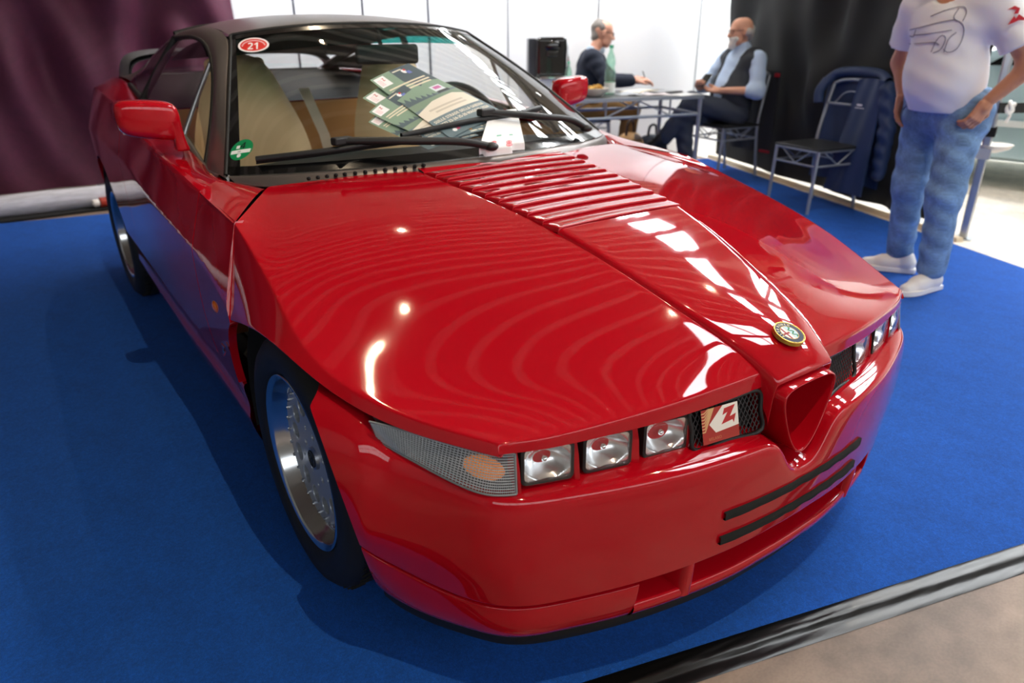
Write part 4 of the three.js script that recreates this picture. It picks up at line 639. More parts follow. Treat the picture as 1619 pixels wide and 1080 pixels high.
// ---------- steel-framed chairs ----------
const steelGrey = std(0x9ba3ad, 0.35, 0.55), seatBlack = std(0x1d1f22, 0.45);
function chair(label, pos, turn) {
  const c = thing('folding_chair', label, 'chair', pos, turn, 'steel-framed chairs of the stand');
  const w = 0.2, d = 0.2, hs = 0.45;
  mesh('seat', new RoundedBoxGeometry(0.43, 0.018, 0.42, 2, 0.008).translate(0, hs, 0), seatBlack, c);
  for (const sx of [-1, 1]) { mesh('leg', rodGeo([sx * w, 0, d + 0.015], [sx * w, hs - 0.01, d - 0.005], 0.0125, 12), steelGrey, c); mesh('leg', tube([[sx * w, 0, -d - 0.04], [sx * w, 0.45, -d + 0.005], [sx * (w - 0.004), 0.66, -d - 0.03], [sx * (w - 0.012), 0.86, -d - 0.075]], 0.0125, 24, 10), steelGrey, c); }
  const fr = []; for (const [a, b] of [[[-w, d], [w, d]], [[-w, -d], [w, -d]], [[-w, -d], [-w, d]], [[w, -d], [w, d]]]) { fr.push(rodGeo([a[0], 0.435, a[1]], [b[0], 0.435, b[1]], 0.009, 8), rodGeo([a[0], 0.335, a[1]], [b[0], 0.335, b[1]], 0.008, 8)); const mx = (a[0] + b[0]) / 2, mz = (a[1] + b[1]) / 2; for (const q of [a, b]) fr.push(rodGeo([lerp(q[0], mx, 0.32), 0.43, lerp(q[1], mz, 0.32)], [mx, 0.338, mz], 0.0055, 6)); }
  mesh('seat_frame', fr, steelGrey, c);
  mesh('back_rail', [tube([[-w + 0.012, 0.86, -d - 0.075], [-0.1, 0.885, -d - 0.08], [0.1, 0.885, -d - 0.08], [w - 0.012, 0.86, -d - 0.075]], 0.0125, 20, 10), rodGeo([-w + 0.008, 0.72, -d - 0.04], [w - 0.008, 0.72, -d - 0.04], 0.009, 8), tube([[-0.13, 0.72, -d - 0.04], [-0.06, 0.80, -d - 0.06], [0.06, 0.80, -d - 0.06], [0.13, 0.72, -d - 0.04]], 0.006, 16, 6)], steelGrey, c);
  return c;
}
const chairEmpty = chair('empty steel-framed chair with a navy jacket over its back', [3.71, 0, -1.62], -1.76);
const chairRight = chair('steel-framed chair under the seated man in the dark gilet', [4.19, 0, -2.86], -1.72);
const chairLeft = chair('steel-framed chair under the seated man in the navy sweater', [3.50, 0, -3.93], 0.86);
// ---------- camping table ----------
{
  const t = thing('steel_table', 'dark topped steel-frame table between the two seated men', 'table', [2.97, 0, -2.725], TH);
  const L = 1.13, D = 0.66, hy = 0.735;
  // local x along the front edge, z towards the wall is negative
  mesh('table_top', new RoundedBoxGeometry(L, 0.022, D, 2, 0.008).translate(0, hy, -D / 2), std(0x2e3034, 0.42), t);
  mesh('edge_band', [box(L + 0.01, 0.026, 0.012, 0, hy, 0), box(L + 0.01, 0.026, 0.012, 0, hy, -D), box(0.012, 0.026, D, -L / 2, hy, -D / 2), box(0.012, 0.026, D, L / 2, hy, -D / 2)], steelGrey, t);
  for (const sx of [-1, 1]) for (const z of [-0.015, -D + 0.015]) mesh('leg', rodGeo([sx * (L / 2 - 0.015), 0, z], [sx * (L / 2 - 0.015), hy - 0.01, z], 0.0165, 12), steelGrey, t);
  const b = []; for (const z of [-0.015, -D + 0.015]) { b.push(rodGeo([-L / 2, 0.60, z], [L / 2, 0.60, z], 0.0125, 10)); for (const x of [-0.28, 0, 0.28]) b.push(rodGeo([x, 0.60, z], [x + (x === 0 ? 0 : 0), hy - 0.01, z], 0.007, 6)); b.push(rodGeo([-0.28, 0.605, z], [0, 0.72, z], 0.007, 6), rodGeo([0.28, 0.605, z], [0, 0.72, z], 0.007, 6)); }
  for (const sx of [-1, 1]) b.push(rodGeo([sx * (L / 2 - 0.015), 0.60, -0.015], [sx * (L / 2 - 0.015), 0.60, -D + 0.015], 0.0125, 10));
  mesh('table_frame', b, steelGrey, t);
  const W = (x, z) => [2.97 + x * Math.cos(TH) + z * Math.sin(TH), hy + 0.0115, -2.725 - x * Math.sin(TH) * 1 + z * Math.cos(TH)];
  const lathe = (pts, n = 28) => new THREE.LatheGeometry(pts.map(([a, c]) => new THREE.Vector2(a, c)), n);
  // bowl of crisps
  const bw = thing('snack_bowl', 'white bowl of crisps on the left of the dark table', 'bowl', W(-0.28, -0.24)); mesh('bowl', lathe([[0.001, 0], [0.05, 0], [0.06, 0.006], [0.095, 0.035], [0.115, 0.062], [0.112, 0.063], [0.09, 0.036], [0.055, 0.01], [0.001, 0.008]]), std(0xf3f0ea, 0.35), bw);
  { const r = rng(8), gs = []; for (let i = 0; i < 46; i++) { const g = new THREE.CircleGeometry(0.016 + r() * 0.01, 8); const p = g.attributes.position; for (let k = 0; k < p.count; k++) p.setZ(k, 14 * p.getX(k) ** 2); g.rotateX(r() * 6); g.rotateY(r() * 6); const a = r() * 6.3, q = Math.sqrt(r()) * 0.075; g.translate(Math.cos(a) * q, 0.045 + r() * 0.05 * (1 - q / 0.09), Math.sin(a) * q); g.computeVertexNormals(); gs.push(g); } const cr = mesh('crisps', gs, std(0xe4bd6a, 0.7), bw); cr.userData.kind = 'stuff'; cr.userData.label = 'yellow crisps heaped in the bowl'; }
  const pet = phys({ color: 0xd9f5e8, roughness: 0.04, transmission: 0.85, thickness: 0, ior: 1.45 });
  const bottle = (label, p, sc) => { const b2 = thing('water_bottle', label, 'bottle', p, 0, 'green water bottles'); const prof = [[0.001, 0], [0.036, 0.002], [0.042, 0.012], [0.042, 0.09], [0.038, 0.1], [0.042, 0.11], [0.042, 0.17], [0.034, 0.19], [0.032, 0.2], [0.037, 0.22], [0.038, 0.24], [0.03, 0.28], [0.016, 0.315], [0.0135, 0.33], [0.0135, 0.345]].map(([a, c]) => [a * sc, c * sc]); mesh('bottle_body', lathe(prof), pet, b2); mesh('bottle_cap', new THREE.CylinderGeometry(0.016 * sc, 0.016 * sc, 0.022 * sc, 20).translate(0, 0.35 * sc, 0), std(0x2fae7e, 0.4), b2); mesh('bottle_label', new THREE.CylinderGeometry(0.0428 * sc, 0.0428 * sc, 0.075 * sc, 28, 1, true).translate(0, 0.052 * sc, 0), std(0xeef3f2, 0.5), b2); };
  bottle('tall pale green water bottle standing by the bowl of crisps', W(-0.09, -0.36), 1.03);
  bottle('short green-capped bottle half hidden by the car mirror', W(-0.48, -0.30), 0.72);
  for (const [x, z, l] of [[-0.17, -0.56, 'white cup behind the bowl nearest the coffee machine'], [-0.07, -0.5, 'white cup behind the tall green bottle']]) { const c = mesh('paper_cup', lathe([[0.001, 0], [0.022, 0], [0.034, 0.045], [0.032, 0.045], [0.02, 0.003], [0.001, 0.003]], 20), std(0xf4f4f6, 0.5)); c.position.set(...W(x, z)); tag(c, l, 'cup', 'white cups on the table'); }
  const paper = (x, z, w, d, a, h, label, col) => { const R = []; for (let i = 0; i <= 6; i++) { const row = []; for (let j = 0; j <= 6; j++) row.push([(j / 6 - 0.5) * w, 0.001 + h * (0.5 + 0.5 * Math.sin(i * 1.3 + j * 0.9 + x * 20)), (i / 6 - 0.5) * d]); R.push(row); } const o = mesh('paper_sheet', gridGeo(R), std(col, 0.7)); o.position.set(...W(x, z)); o.rotation.y = a; tag(o, label, 'paper', 'papers on the table'); };
  paper(0.08, -0.3, 0.3, 0.21, 0.5, 0.012, 'crumpled grey paper in the middle of the dark table', 0xb9bec6); paper(0.25, -0.24, 0.21, 0.28, -0.3, 0.008, 'pale pink-white leaflet beside the crumpled grey paper', 0xe6dee2); paper(0.44, -0.1, 0.26, 0.16, 0.1, 0.003, 'white sheet at the right front corner of the table', 0xf2f3f4);
  const nb = thing('notebook', 'open notebook with a spiral under the hands of the man in navy', 'notebook', W(0.24, -0.47), 0.2); mesh('pages', new RoundedBoxGeometry(0.3, 0.012, 0.2, 2, 0.003).translate(0, 0.006, 0), std(0xe9e6da, 0.7), nb); mesh('spiral', Array.from({ length: 14 }, (_, i) => new THREE.TorusGeometry(0.009, 0.0015, 6, 12).translate(-0.13 + i * 0.02, 0.008, 0.1).rotateX(0)), std(0xc9b878, 0.3, 0.8), nb);
  const tb = thing('tablet', 'flat black tablet lying at the right end of the table', 'tablet', W(0.40, -0.36), -0.05); mesh('case', new RoundedBoxGeometry(0.28, 0.012, 0.19, 2, 0.005).translate(0, 0.006, 0), M.blackPlastic, tb); mesh('screen', box(0.25, 0.001, 0.165, 0, 0.0125, 0), M.blackGloss, tb);
}
// coffee machine on a narrow stand behind the table
{
  const cs = thing('side_cabinet', 'narrow pale cabinet behind the table carrying the coffee machine', 'cabinet', [2.92, 0, -3.86], TH);
  mesh('body', box(0.38, 0.84, 0.34, 0, 0.42, 0), std(0xe8eaec, 0.5), cs); mesh('door', box(0.35, 0.78, 0.012, 0, 0.42, 0.175), std(0xf0f1f2, 0.5), cs);
  const c = thing('coffee_machine', 'glossy black coffee machine on the cabinet behind the table', 'coffee machine', [2.92, 0.8405, -3.86], TH - 0.25);
  mesh('machine_body', new RoundedBoxGeometry(0.27, 0.33, 0.26, 4, 0.035).translate(0.04, 0.17, 0), M.blackGloss, c); mesh('rear_tank', new RoundedBoxGeometry(0.07, 0.32, 0.2, 3, 0.012).translate(-0.12, 0.165, -0.02), std(0x33383e, 0.3), c); mesh('side_trim', tube([[0.175, 0.02, 0.1], [0.185, 0.15, 0.12], [0.175, 0.3, 0.1]], 0.008, 20, 8), M.chrome, c); mesh('spout', [new RoundedBoxGeometry(0.09, 0.05, 0.08, 2, 0.012).translate(0.04, 0.2, 0.15), new THREE.SphereGeometry(0.055, 18, 12).scale(1.3, 1, 0.5).translate(0.05, 0.26, 0.12)], M.blackGloss, c); mesh('drip_tray', box(0.2, 0.02, 0.12, 0.04, 0.012, 0.16), M.chrome, c);
}
// bags on the floor below the table
{
  const bag = (label, p, s, col, strap, turn) => { const b = thing('shoulder_bag', label, 'bag', p, turn); const g = new THREE.SphereGeometry(1, 28, 20); const q = g.attributes.position; for (let i = 0; i < q.count; i++) { const y = q.getY(i), k = y < -0.2 ? 1 : 1 - 0.18 * (y + 0.2); const f = (v) => Math.sign(v) * Math.abs(v) ** 0.6; q.setXYZ(i, f(q.getX(i)) * s[0] * k * (1 + 0.03 * Math.sin(y * 9)), (f(y) + 1) * s[1], f(q.getZ(i)) * s[2] * k); } g.computeVertexNormals(); mesh('bag_body', g, std(col, 0.8), b); mesh('handle', tube([[-s[0] * 0.5, s[1] * 1.9, 0], [-s[0] * 0.3, s[1] * 2.5, 0], [s[0] * 0.3, s[1] * 2.5, 0], [s[0] * 0.5, s[1] * 1.9, 0]], 0.012, 24, 8), std(strap, 0.6), b); mesh('flap', new THREE.SphereGeometry(1, 20, 8, 0, 6.3, 0, 1.2).scale(s[0] * 0.75, s[1] * 0.4, s[2] * 1.05).translate(0, s[1] * 1.6, 0), std(strap, 0.6), b); };
  bag('tan shoulder bag with dark brown flap on the floor under the table', [3.47, 0, -3.32], [0.17, 0.19, 0.12], 0xb48a58, 0x3a2418, 0.4);
  bag('dark navy bag on the floor between the tan bag and the table leg', [3.86, 0, -3.42], [0.15, 0.16, 0.13], 0x1c2533, 0x11161f, 0.2);
}
// tent pole, barrier belt and bracket at the end of the black drape
{
  const p = thing('tent_pole', 'grey aluminium tent pole at the end of the black drape', 'pole', [3.70, 0, -0.50], 0.3);
  mesh('pole_tube', new RoundedBoxGeometry(0.048, 2.75, 0.048, 2, 0.012).translate(0, 1.378, 0), M.aluSatin, p); mesh('foot_plate', box(0.12, 0.008, 0.1, 0.01, 0.0, 0), M.aluSatin, p);
  mesh('lower_collar', box(0.07, 0.06, 0.07, 0, 0.53, 0), std(0xb9bdc2, 0.4, 0.4), p); mesh('strap', box(0.066, 0.055, 0.066, 0, 0.66, 0), M.blackMatte, p);
  mesh('dish_bracket', new THREE.LatheGeometry([[0.001, 0], [0.03, 0.002], [0.09, 0.025], [0.11, 0.05], [0.107, 0.052], [0.08, 0.03], [0.001, 0.012]].map(([a, b]) => new THREE.Vector2(a, b)), 28).translate(0.07, 0.53, 0.03), std(0xdcd6cc, 0.4), p);
  const k = thing('belt_barrier', 'black barrier belt tied to the tent pole with a white knot', 'belt', [3.70, 0.80, -0.50]); const R = []; for (let i = 0; i <= 20; i++) { const t = i / 20; R.push([[-0.03 + t * 1.6, 0.03 - 0.03 * Math.sin(t * 3.1), 0.032 + t * 0.1], [-0.03 + t * 1.6, -0.03 - 0.03 * Math.sin(t * 3.1), 0.03 + t * 0.1], [-0.03 + t * 1.6, -0.03 - 0.03 * Math.sin(t * 3.1), 0.026 + t * 0.1], [-0.03 + t * 1.6, 0.03 - 0.03 * Math.sin(t * 3.1), 0.026 + t * 0.1]]); } mesh('belt_webbing', gridGeo(R), M.blackMatte, k);
  const kn = new THREE.TorusKnotGeometry(0.022, 0.011, 60, 8); kn.translate(0.07, 0.0, 0.05); mesh('knot', [kn, tube([[0.07, 0.0, 0.05], [0.075, -0.05, 0.055], [0.06, -0.09, 0.05]], 0.01, 12, 8)], std(0xf2f0ec, 0.7), k);
}
{
  const b = thing('barrier_post', 'slim steel barrier post at the far end of the black belt', 'post', [5.29, 0, -0.385]);
  mesh('post_tube', new THREE.CylinderGeometry(0.022, 0.022, 0.93, 20).translate(0, 0.48, 0), M.aluSatin, b); mesh('post_base', new THREE.LatheGeometry([[0.001, 0], [0.17, 0], [0.17, 0.012], [0.04, 0.03], [0.022, 0.035]].map(([x, y]) => new THREE.Vector2(x, y)), 32), M.aluSatin, b); mesh('post_cap', new THREE.SphereGeometry(0.03, 16, 10).translate(0, 0.95, 0), M.blackPlastic, b);
}
// pale blue car standing beyond the barrier
{
  const c = thing('parked_car', 'pale blue saloon parked beyond the barrier belt', 'car', [6.35, 0, -0.9], 0.12);
  const prof = [[-2.05, 0.32], [-2.08, 0.55], [-2.0, 0.80], [-1.2, 0.90], [-0.75, 0.93], [-0.2, 1.32], [0.35, 1.38], [0.95, 1.36], [1.5, 0.98], [2.0, 0.92], [2.12, 0.7], [2.1, 0.34], [1.72, 0.22], [-1.7, 0.22]];
  const width = (y) => 0.80 + 0.06 * Math.sin(Math.min(1, y / 0.95) * 3.0) - Math.max(0, y - 0.92) * 0.5;
  const body = (() => { const N = prof.length, rows = []; const pr = bsp([...prof.slice(-2), ...prof, ...prof.slice(0, 3)], 5).slice(10, 10 + N * 5 + 1); for (const f of [-1, -0.96, -0.6, 0, 0.6, 0.96, 1]) rows.push(pr.map(([z, y]) => { const e = Math.abs(f) === 1 ? 0.94 : 1; return [width(y) * f, 0.7 + (y - 0.7) * e, z * (Math.abs(f) === 1 ? 0.985 : 1)]; })); const g = gridGeo(rows); const caps = [-1, 1].map((f) => { const s = new THREE.Shape(pr.map(([z, y]) => new THREE.Vector2(z * 0.985, 0.7 + (y - 0.7) * 0.94))); const sg = new THREE.ShapeGeometry(s); const q = sg.attributes.position; for (let i = 0; i < q.count; i++) { const z = q.getX(i), y = q.getY(i); q.setXYZ(i, f * width(y), y, z); } sg.computeVertexNormals(); return sg; }); return [g, ...caps]; })();
  mesh('car_body', body, phys({ color: 0xb7d3dc, roughness: 0.3, clearcoat: 1, clearcoatRoughness: 0.04, metalness: 0.2 }), c);
  for (const s of [-1, 1]) { mesh('side_glass', (() => { const sh = new THREE.Shape([[-0.55, 0.95], [-0.1, 1.26], [0.85, 1.26], [1.25, 0.98]].map((q) => new THREE.Vector2(...q))); const g = new THREE.ExtrudeGeometry(sh, { depth: 0.006, bevelEnabled: false }); g.rotateY(-Math.PI / 2); g.rotateZ(-s * 0.0); g.translate(s * 0.815 + (s > 0 ? 0.006 : 0), 0, 0); return g; })(), M.blackGloss, c); mesh('bumper_strip', box(0.02, 0.05, 3.6, s * 0.865, 0.52, 0), std(0xe2e8ea, 0.4), c); for (const z of [-1.3, 1.3]) { mesh('wheel_arch', new THREE.CylinderGeometry(0.36, 0.36, 0.1, 32).rotateZ(Math.PI / 2).translate(s * 0.83, 0.33, z), M.blackMatte, c); mesh('tyre', new THREE.TorusGeometry(0.23, 0.085, 12, 36).rotateY(Math.PI / 2).translate(s * 0.82, 0.315, z), M.rubber, c); mesh('rim', new THREE.CylinderGeometry(0.19, 0.19, 0.1, 28).rotateZ(Math.PI / 2).translate(s * 0.83, 0.315, z), M.aluSatin, c); } }
}
// =====================================================================
// PEOPLE: signed-distance skeletons meshed with surface nets (x = their left, z = forwards)
// =====================================================================
const smin = (a, b, k) => { const h = Math.max(k - Math.abs(a - b), 0) / k; return Math.min(a, b) - h * h * k * 0.25; };
// bone: [a, b, ra, rb, depth] ; depth < 1 flattens front to back
function field(bones, k = 0.03) {
  const B = bones.map(([a, b, ra, rb = ra, dep = 1]) => ({ a, d: [b[0] - a[0], b[1] - a[1], (b[2] - a[2]) / dep], ra, rb, dep, l: Math.max(1e-9, (b[0] - a[0]) ** 2 + (b[1] - a[1]) ** 2 + ((b[2] - a[2]) / dep) ** 2) }));
  return (x, y, z) => { let v = 1e3; for (const q of B) { const px = x - q.a[0], py = y - q.a[1], pz = (z - q.a[2]) / q.dep, t = Math.max(0, Math.min(1, (px * q.d[0] + py * q.d[1] + pz * q.d[2]) / q.l)), dx = px - q.d[0] * t, dy = py - q.d[1] * t, dz = pz - q.d[2] * t; const s = (Math.sqrt(dx * dx + dy * dy + dz * dz) - (q.ra + (q.rb - q.ra) * t)) * Math.min(1, q.dep + 0.15); v = v > 900 ? s : smin(v, s, k); } return v; };
}
function nets(f, lo, hi, c) {
  const n = [0, 1, 2].map((i) => Math.ceil((hi[i] - lo[i]) / c) + 1), [nx, ny, nz] = n, F = new Float32Array(nx * ny * nz), id = (i, j, k) => (k * ny + j) * nx + i;
  for (let k = 0; k < nz; k++) for (let j = 0; j < ny; j++) for (let i = 0; i < nx; i++) F[id(i, j, k)] = f(lo[0] + i * c, lo[1] + j * c, lo[2] + k * c);
  const cell = new Int32Array(nx * ny * nz).fill(-1), pos = [], idx = [];
  for (let k = 0; k < nz - 1; k++) for (let j = 0; j < ny - 1; j++) for (let i = 0; i < nx - 1; i++) {
    let m = 0, sx = 0, sy = 0, sz = 0; const v = []; for (let q = 0; q < 8; q++) v.push(F[id(i + (q & 1), j + (q >> 1 & 1), k + (q >> 2))]);
    for (const [a, b] of NET_EDGES) if ((v[a] < 0) !== (v[b] < 0)) { const t = v[a] / (v[a] - v[b]); sx += lerp(a & 1, b & 1, t); sy += lerp(a >> 1 & 1, b >> 1 & 1, t); sz += lerp(a >> 2, b >> 2, t); m++; }
    if (m) { cell[id(i, j, k)] = pos.length / 3; pos.push(lo[0] + (i + sx / m) * c, lo[1] + (j + sy / m) * c, lo[2] + (k + sz / m) * c); }
  }
  const quad = (a, b, d, e, flip) => { if (a < 0 || b < 0 || d < 0 || e < 0) return; if (flip) idx.push(a, e, d, a, d, b); else idx.push(a, b, d, a, d, e); };
  for (let k = 1; k < nz - 1; k++) for (let j = 1; j < ny - 1; j++) for (let i = 1; i < nx - 1; i++) {
    const s = F[id(i, j, k)] < 0;
    if (s !== F[id(i + 1, j, k)] < 0) quad(cell[id(i, j - 1, k - 1)], cell[id(i, j, k - 1)], cell[id(i, j, k)], cell[id(i, j - 1, k)], !s);
    if (s !== F[id(i, j + 1, k)] < 0) quad(cell[id(i - 1, j, k - 1)], cell[id(i - 1, j, k)], cell[id(i, j, k)], cell[id(i, j, k - 1)], !s);
    if (s !== F[id(i, j, k + 1)] < 0) quad(cell[id(i - 1, j - 1, k)], cell[id(i, j - 1, k)], cell[id(i, j, k)], cell[id(i - 1, j, k)], !s);
  }
  const g = new THREE.BufferGeometry(); g.setAttribute('position', new THREE.Float32BufferAttribute(pos, 3)); g.setIndex(idx); g.computeVertexNormals(); return g;
}
const NET_EDGES = [[0, 1], [2, 3], [4, 5], [6, 7], [0, 2], [1, 3], [4, 6], [5, 7], [0, 4], [1, 5], [2, 6], [3, 7]];
function boundsOf(bones, pad = 0.03) { const lo = [9, 9, 9], hi = [-9, -9, -9]; for (const [a, b, ra, rb = ra] of bones) { const r = Math.max(ra, rb) + pad; for (const p of [a, b]) for (let i = 0; i < 3; i++) { lo[i] = Math.min(lo[i], p[i] - r); hi[i] = Math.max(hi[i], p[i] + r); } } return [lo, hi]; }
const wrinkle = (f, amp, seed) => (x, y, z) => f(x, y, z) - amp * (Math.sin(x * 31 + y * 23 + seed) * Math.sin(y * 41 - z * 27 + seed * 2) + 0.6 * Math.sin(y * 67 + x * 15 - z * 19));
const cloth = (bones, cell, k, amp, seed, cut) => { const [lo, hi] = boundsOf(bones), f0 = wrinkle(field(bones, k), amp, seed), f = cut ? (x, y, z) => Math.max(f0(x, y, z), cut(x, y, z)) : f0; return nets(f, lo, hi, cell); };
// a head on a neck: returns skull/face bones around centre c, looking along yaw/pitch
function headBones(c, yaw, pitch = 0) {
  const cy = Math.cos(yaw), sy = Math.sin(yaw), cp = Math.cos(pitch), sp = Math.sin(pitch);
  const P = (x, y, z) => { const y2 = y * cp - z * sp, z2 = y * sp + z * cp; return [c[0] + x * cy + z2 * sy, c[1] + y2, c[2] - x * sy + z2 * cy]; };
  const b = [[P(0, 0.035, -0.03), P(0, 0.035, 0.005), 0.077, 0.075], [P(0, -0.01, -0.02), P(0, -0.02, 0.02), 0.066, 0.062], [P(0, -0.04, 0.015), P(0, -0.085, 0.04), 0.052, 0.035], [P(-0.03, -0.07, 0.02), P(0.03, -0.07, 0.02), 0.036], [P(-0.032, 0.018, 0.062), P(0.032, 0.018, 0.062), 0.018], [P(0, 0.008, 0.078), P(0, -0.03, 0.1), 0.009, 0.0135], [P(-0.014, -0.033, 0.086), P(0.014, -0.033, 0.086), 0.0085], [P(-0.02, -0.062, 0.071), P(0.02, -0.062, 0.071), 0.0085], [P(-0.016, -0.074, 0.069), P(0.016, -0.074, 0.069), 0.0085], [P(-0.04, -0.02, 0.05), P(-0.036, -0.03, 0.052), 0.022], [P(0.04, -0.02, 0.05), P(0.036, -0.03, 0.052), 0.022]];
  for (const s of [-1, 1]) b.push([P(s * 0.076, 0.012, -0.012), P(s * 0.079, -0.022, -0.006), 0.013, 0.009]);
  return { b, P };
}
// hand: palm from wrist w towards direction d, palm normal n, curl of the fingers in radians, side = +1 when the thumb lies along +t
function handBones(w, d, n, curl, side = 1) {
  const D = V(...d).normalize(), N = V(...n).normalize(), T = V().crossVectors(D, N).normalize().multiplyScalar(side), W = V(...w), at = (a, t, h) => { const p = W.clone().addScaledVector(D, a).addScaledVector(T, t).addScaledVector(N, h); return [p.x, p.y, p.z]; }, b = [];
  b.push([at(0, 0, 0), at(0.03, 0, 0), 0.026, 0.028, 1]); for (const t of [-0.026, -0.009, 0.009, 0.026]) b.push([at(0.02, t * 0.8, 0), at(0.085, t, 0), 0.016, 0.0125]);
  [[-0.029, 0.06], [-0.0095, 0.074], [0.0105, 0.08], [0.03, 0.072]].forEach(([t, L], i) => { let a = 0.088, h = 0, ang = curl * 0.5; for (const f of [0.45, 0.3, 0.25]) { const l = L * f, a2 = a + Math.cos(ang) * l, h2 = h + Math.sin(ang) * l; b.push([at(a, t, h), at(a2, t, h2), 0.0092 - 0.0008 * i * 0, 0.0082]); a = a2; h = h2; ang += curl * 0.6; } });
  b.push([at(0.02, 0.026, 0.004), at(0.05, 0.052, 0.012), 0.0145, 0.0115], [at(0.05, 0.052, 0.012), at(0.082, 0.056, 0.022), 0.0105, 0.0088]);
  return b;
}
function bodyMesh(parent, bones, heads, hands, mat) {
  const gs = [(() => { const [lo, hi] = boundsOf(bones); return nets(field(bones, 0.035), lo, hi, 0.013); })()];
  for (const h of heads) { const [lo, hi] = boundsOf(h); gs.push(nets(field(h, 0.018), lo, hi, 0.0045)); }
  for (const h of hands) { const [lo, hi] = boundsOf(h, 0.012); gs.push(nets(field(h, 0.008), lo, hi, 0.0042)); }
  return mesh('body', merge(gs), mat, parent);
}
const skin = (c, seed) => phys({ color: 0xffffff, map: tinted(c, 0.16, seed, 128, [0.2, .3, .3, .2, .2, .2], 0.1), roughness: 0.55 });
function eyes(parent, P) { for (const s of [-1, 1]) { const e = new THREE.SphereGeometry(0.0125, 14, 10); e.translate(...P(s * 0.032, 0.002, 0.066)); mesh('eye', e, std(0xf0ece6, 0.2), parent); const i = new THREE.SphereGeometry(0.0062, 10, 8); i.translate(...P(s * 0.032, 0.002, 0.0755)); mesh('iris', i, std(0x2a1c12, 0.2), parent); } }
function glasses(parent, P, col) { const gs = []; for (const s of [-1, 1]) { gs.push(tube([P(s * 0.012, 0.012, 0.09), P(s * 0.034, 0.016, 0.092), P(s * 0.056, 0.012, 0.084), P(s * 0.054, -0.012, 0.084), P(s * 0.034, -0.018, 0.09), P(s * 0.014, -0.01, 0.092)], 0.0022, 30, 6, true)); gs.push(rodGeo(P(s * 0.056, 0.01, 0.084), P(s * 0.08, 0.012, -0.01), 0.002, 6)); } gs.push(rodGeo(P(-0.012, 0.008, 0.092), P(0.012, 0.008, 0.092), 0.002, 6)); mesh('glasses', gs, std(col, 0.3, 0.4), parent); }
function shoe(parent, p, yaw, mat, sole, name = 'shoe') {
  const g = new THREE.Group(); g.name = name; parent.add(g); g.position.set(...p); g.rotation.y = yaw;
  const up = [[[0, 0.045, -0.06], [0, 0.04, 0.05], 0.04, 0.036], [[0, 0.04, 0.05], [0, 0.03, 0.14], 0.038, 0.03], [[0, 0.06, -0.06], [0, 0.085, -0.055], 0.038, 0.036], [[0, 0.06, -0.02], [0, 0.05, 0.06], 0.036, 0.028]];
  mesh('upper', nets((x, y, z) => Math.max(field(up, 0.03)(x, y, z), 0.012 - y), [-0.08, 0, -0.13], [0.08, 0.14, 0.19], 0.007), mat, g);
  const s = new THREE.Shape(); s.moveTo(-0.034, -0.1); s.quadraticCurveTo(0, -0.118, 0.034, -0.1); s.quadraticCurveTo(0.04, 0, 0.046, 0.07); s.quadraticCurveTo(0.048, 0.16, 0.008, 0.178); s.quadraticCurveTo(-0.038, 0.175, -0.044, 0.07); s.quadraticCurveTo(-0.036, 0, -0.034, -0.1);
  const sg = new THREE.ExtrudeGeometry(s, { depth: 0.018, bevelEnabled: true, bevelSize: 0.003, bevelThickness: 0.004, bevelSegments: 2 }); sg.rotateX(Math.PI / 2); sg.scale(1, 1, 1); sg.translate(0, 0.0235, 0); mesh('sole', sg, sole, g);
  const L = []; for (let i = 0; i < 4; i++) L.push(tube([[-0.022, 0.078 - i * 0.007, 0.005 + i * 0.02], [0, 0.093 - i * 0.009, 0.01 + i * 0.02], [0.022, 0.078 - i * 0.007, 0.005 + i * 0.02]], 0.0032, 10, 6)); L.push(tube([[0, 0.096, 0.0], [0.02, 0.105, 0.01], [0.03, 0.09, 0.02]], 0.003, 10, 6), tube([[0, 0.096, 0.0], [-0.02, 0.108, 0.01], [-0.028, 0.09, 0.025]], 0.003, 10, 6)); mesh('laces', L, sole, g);
  return g;
}
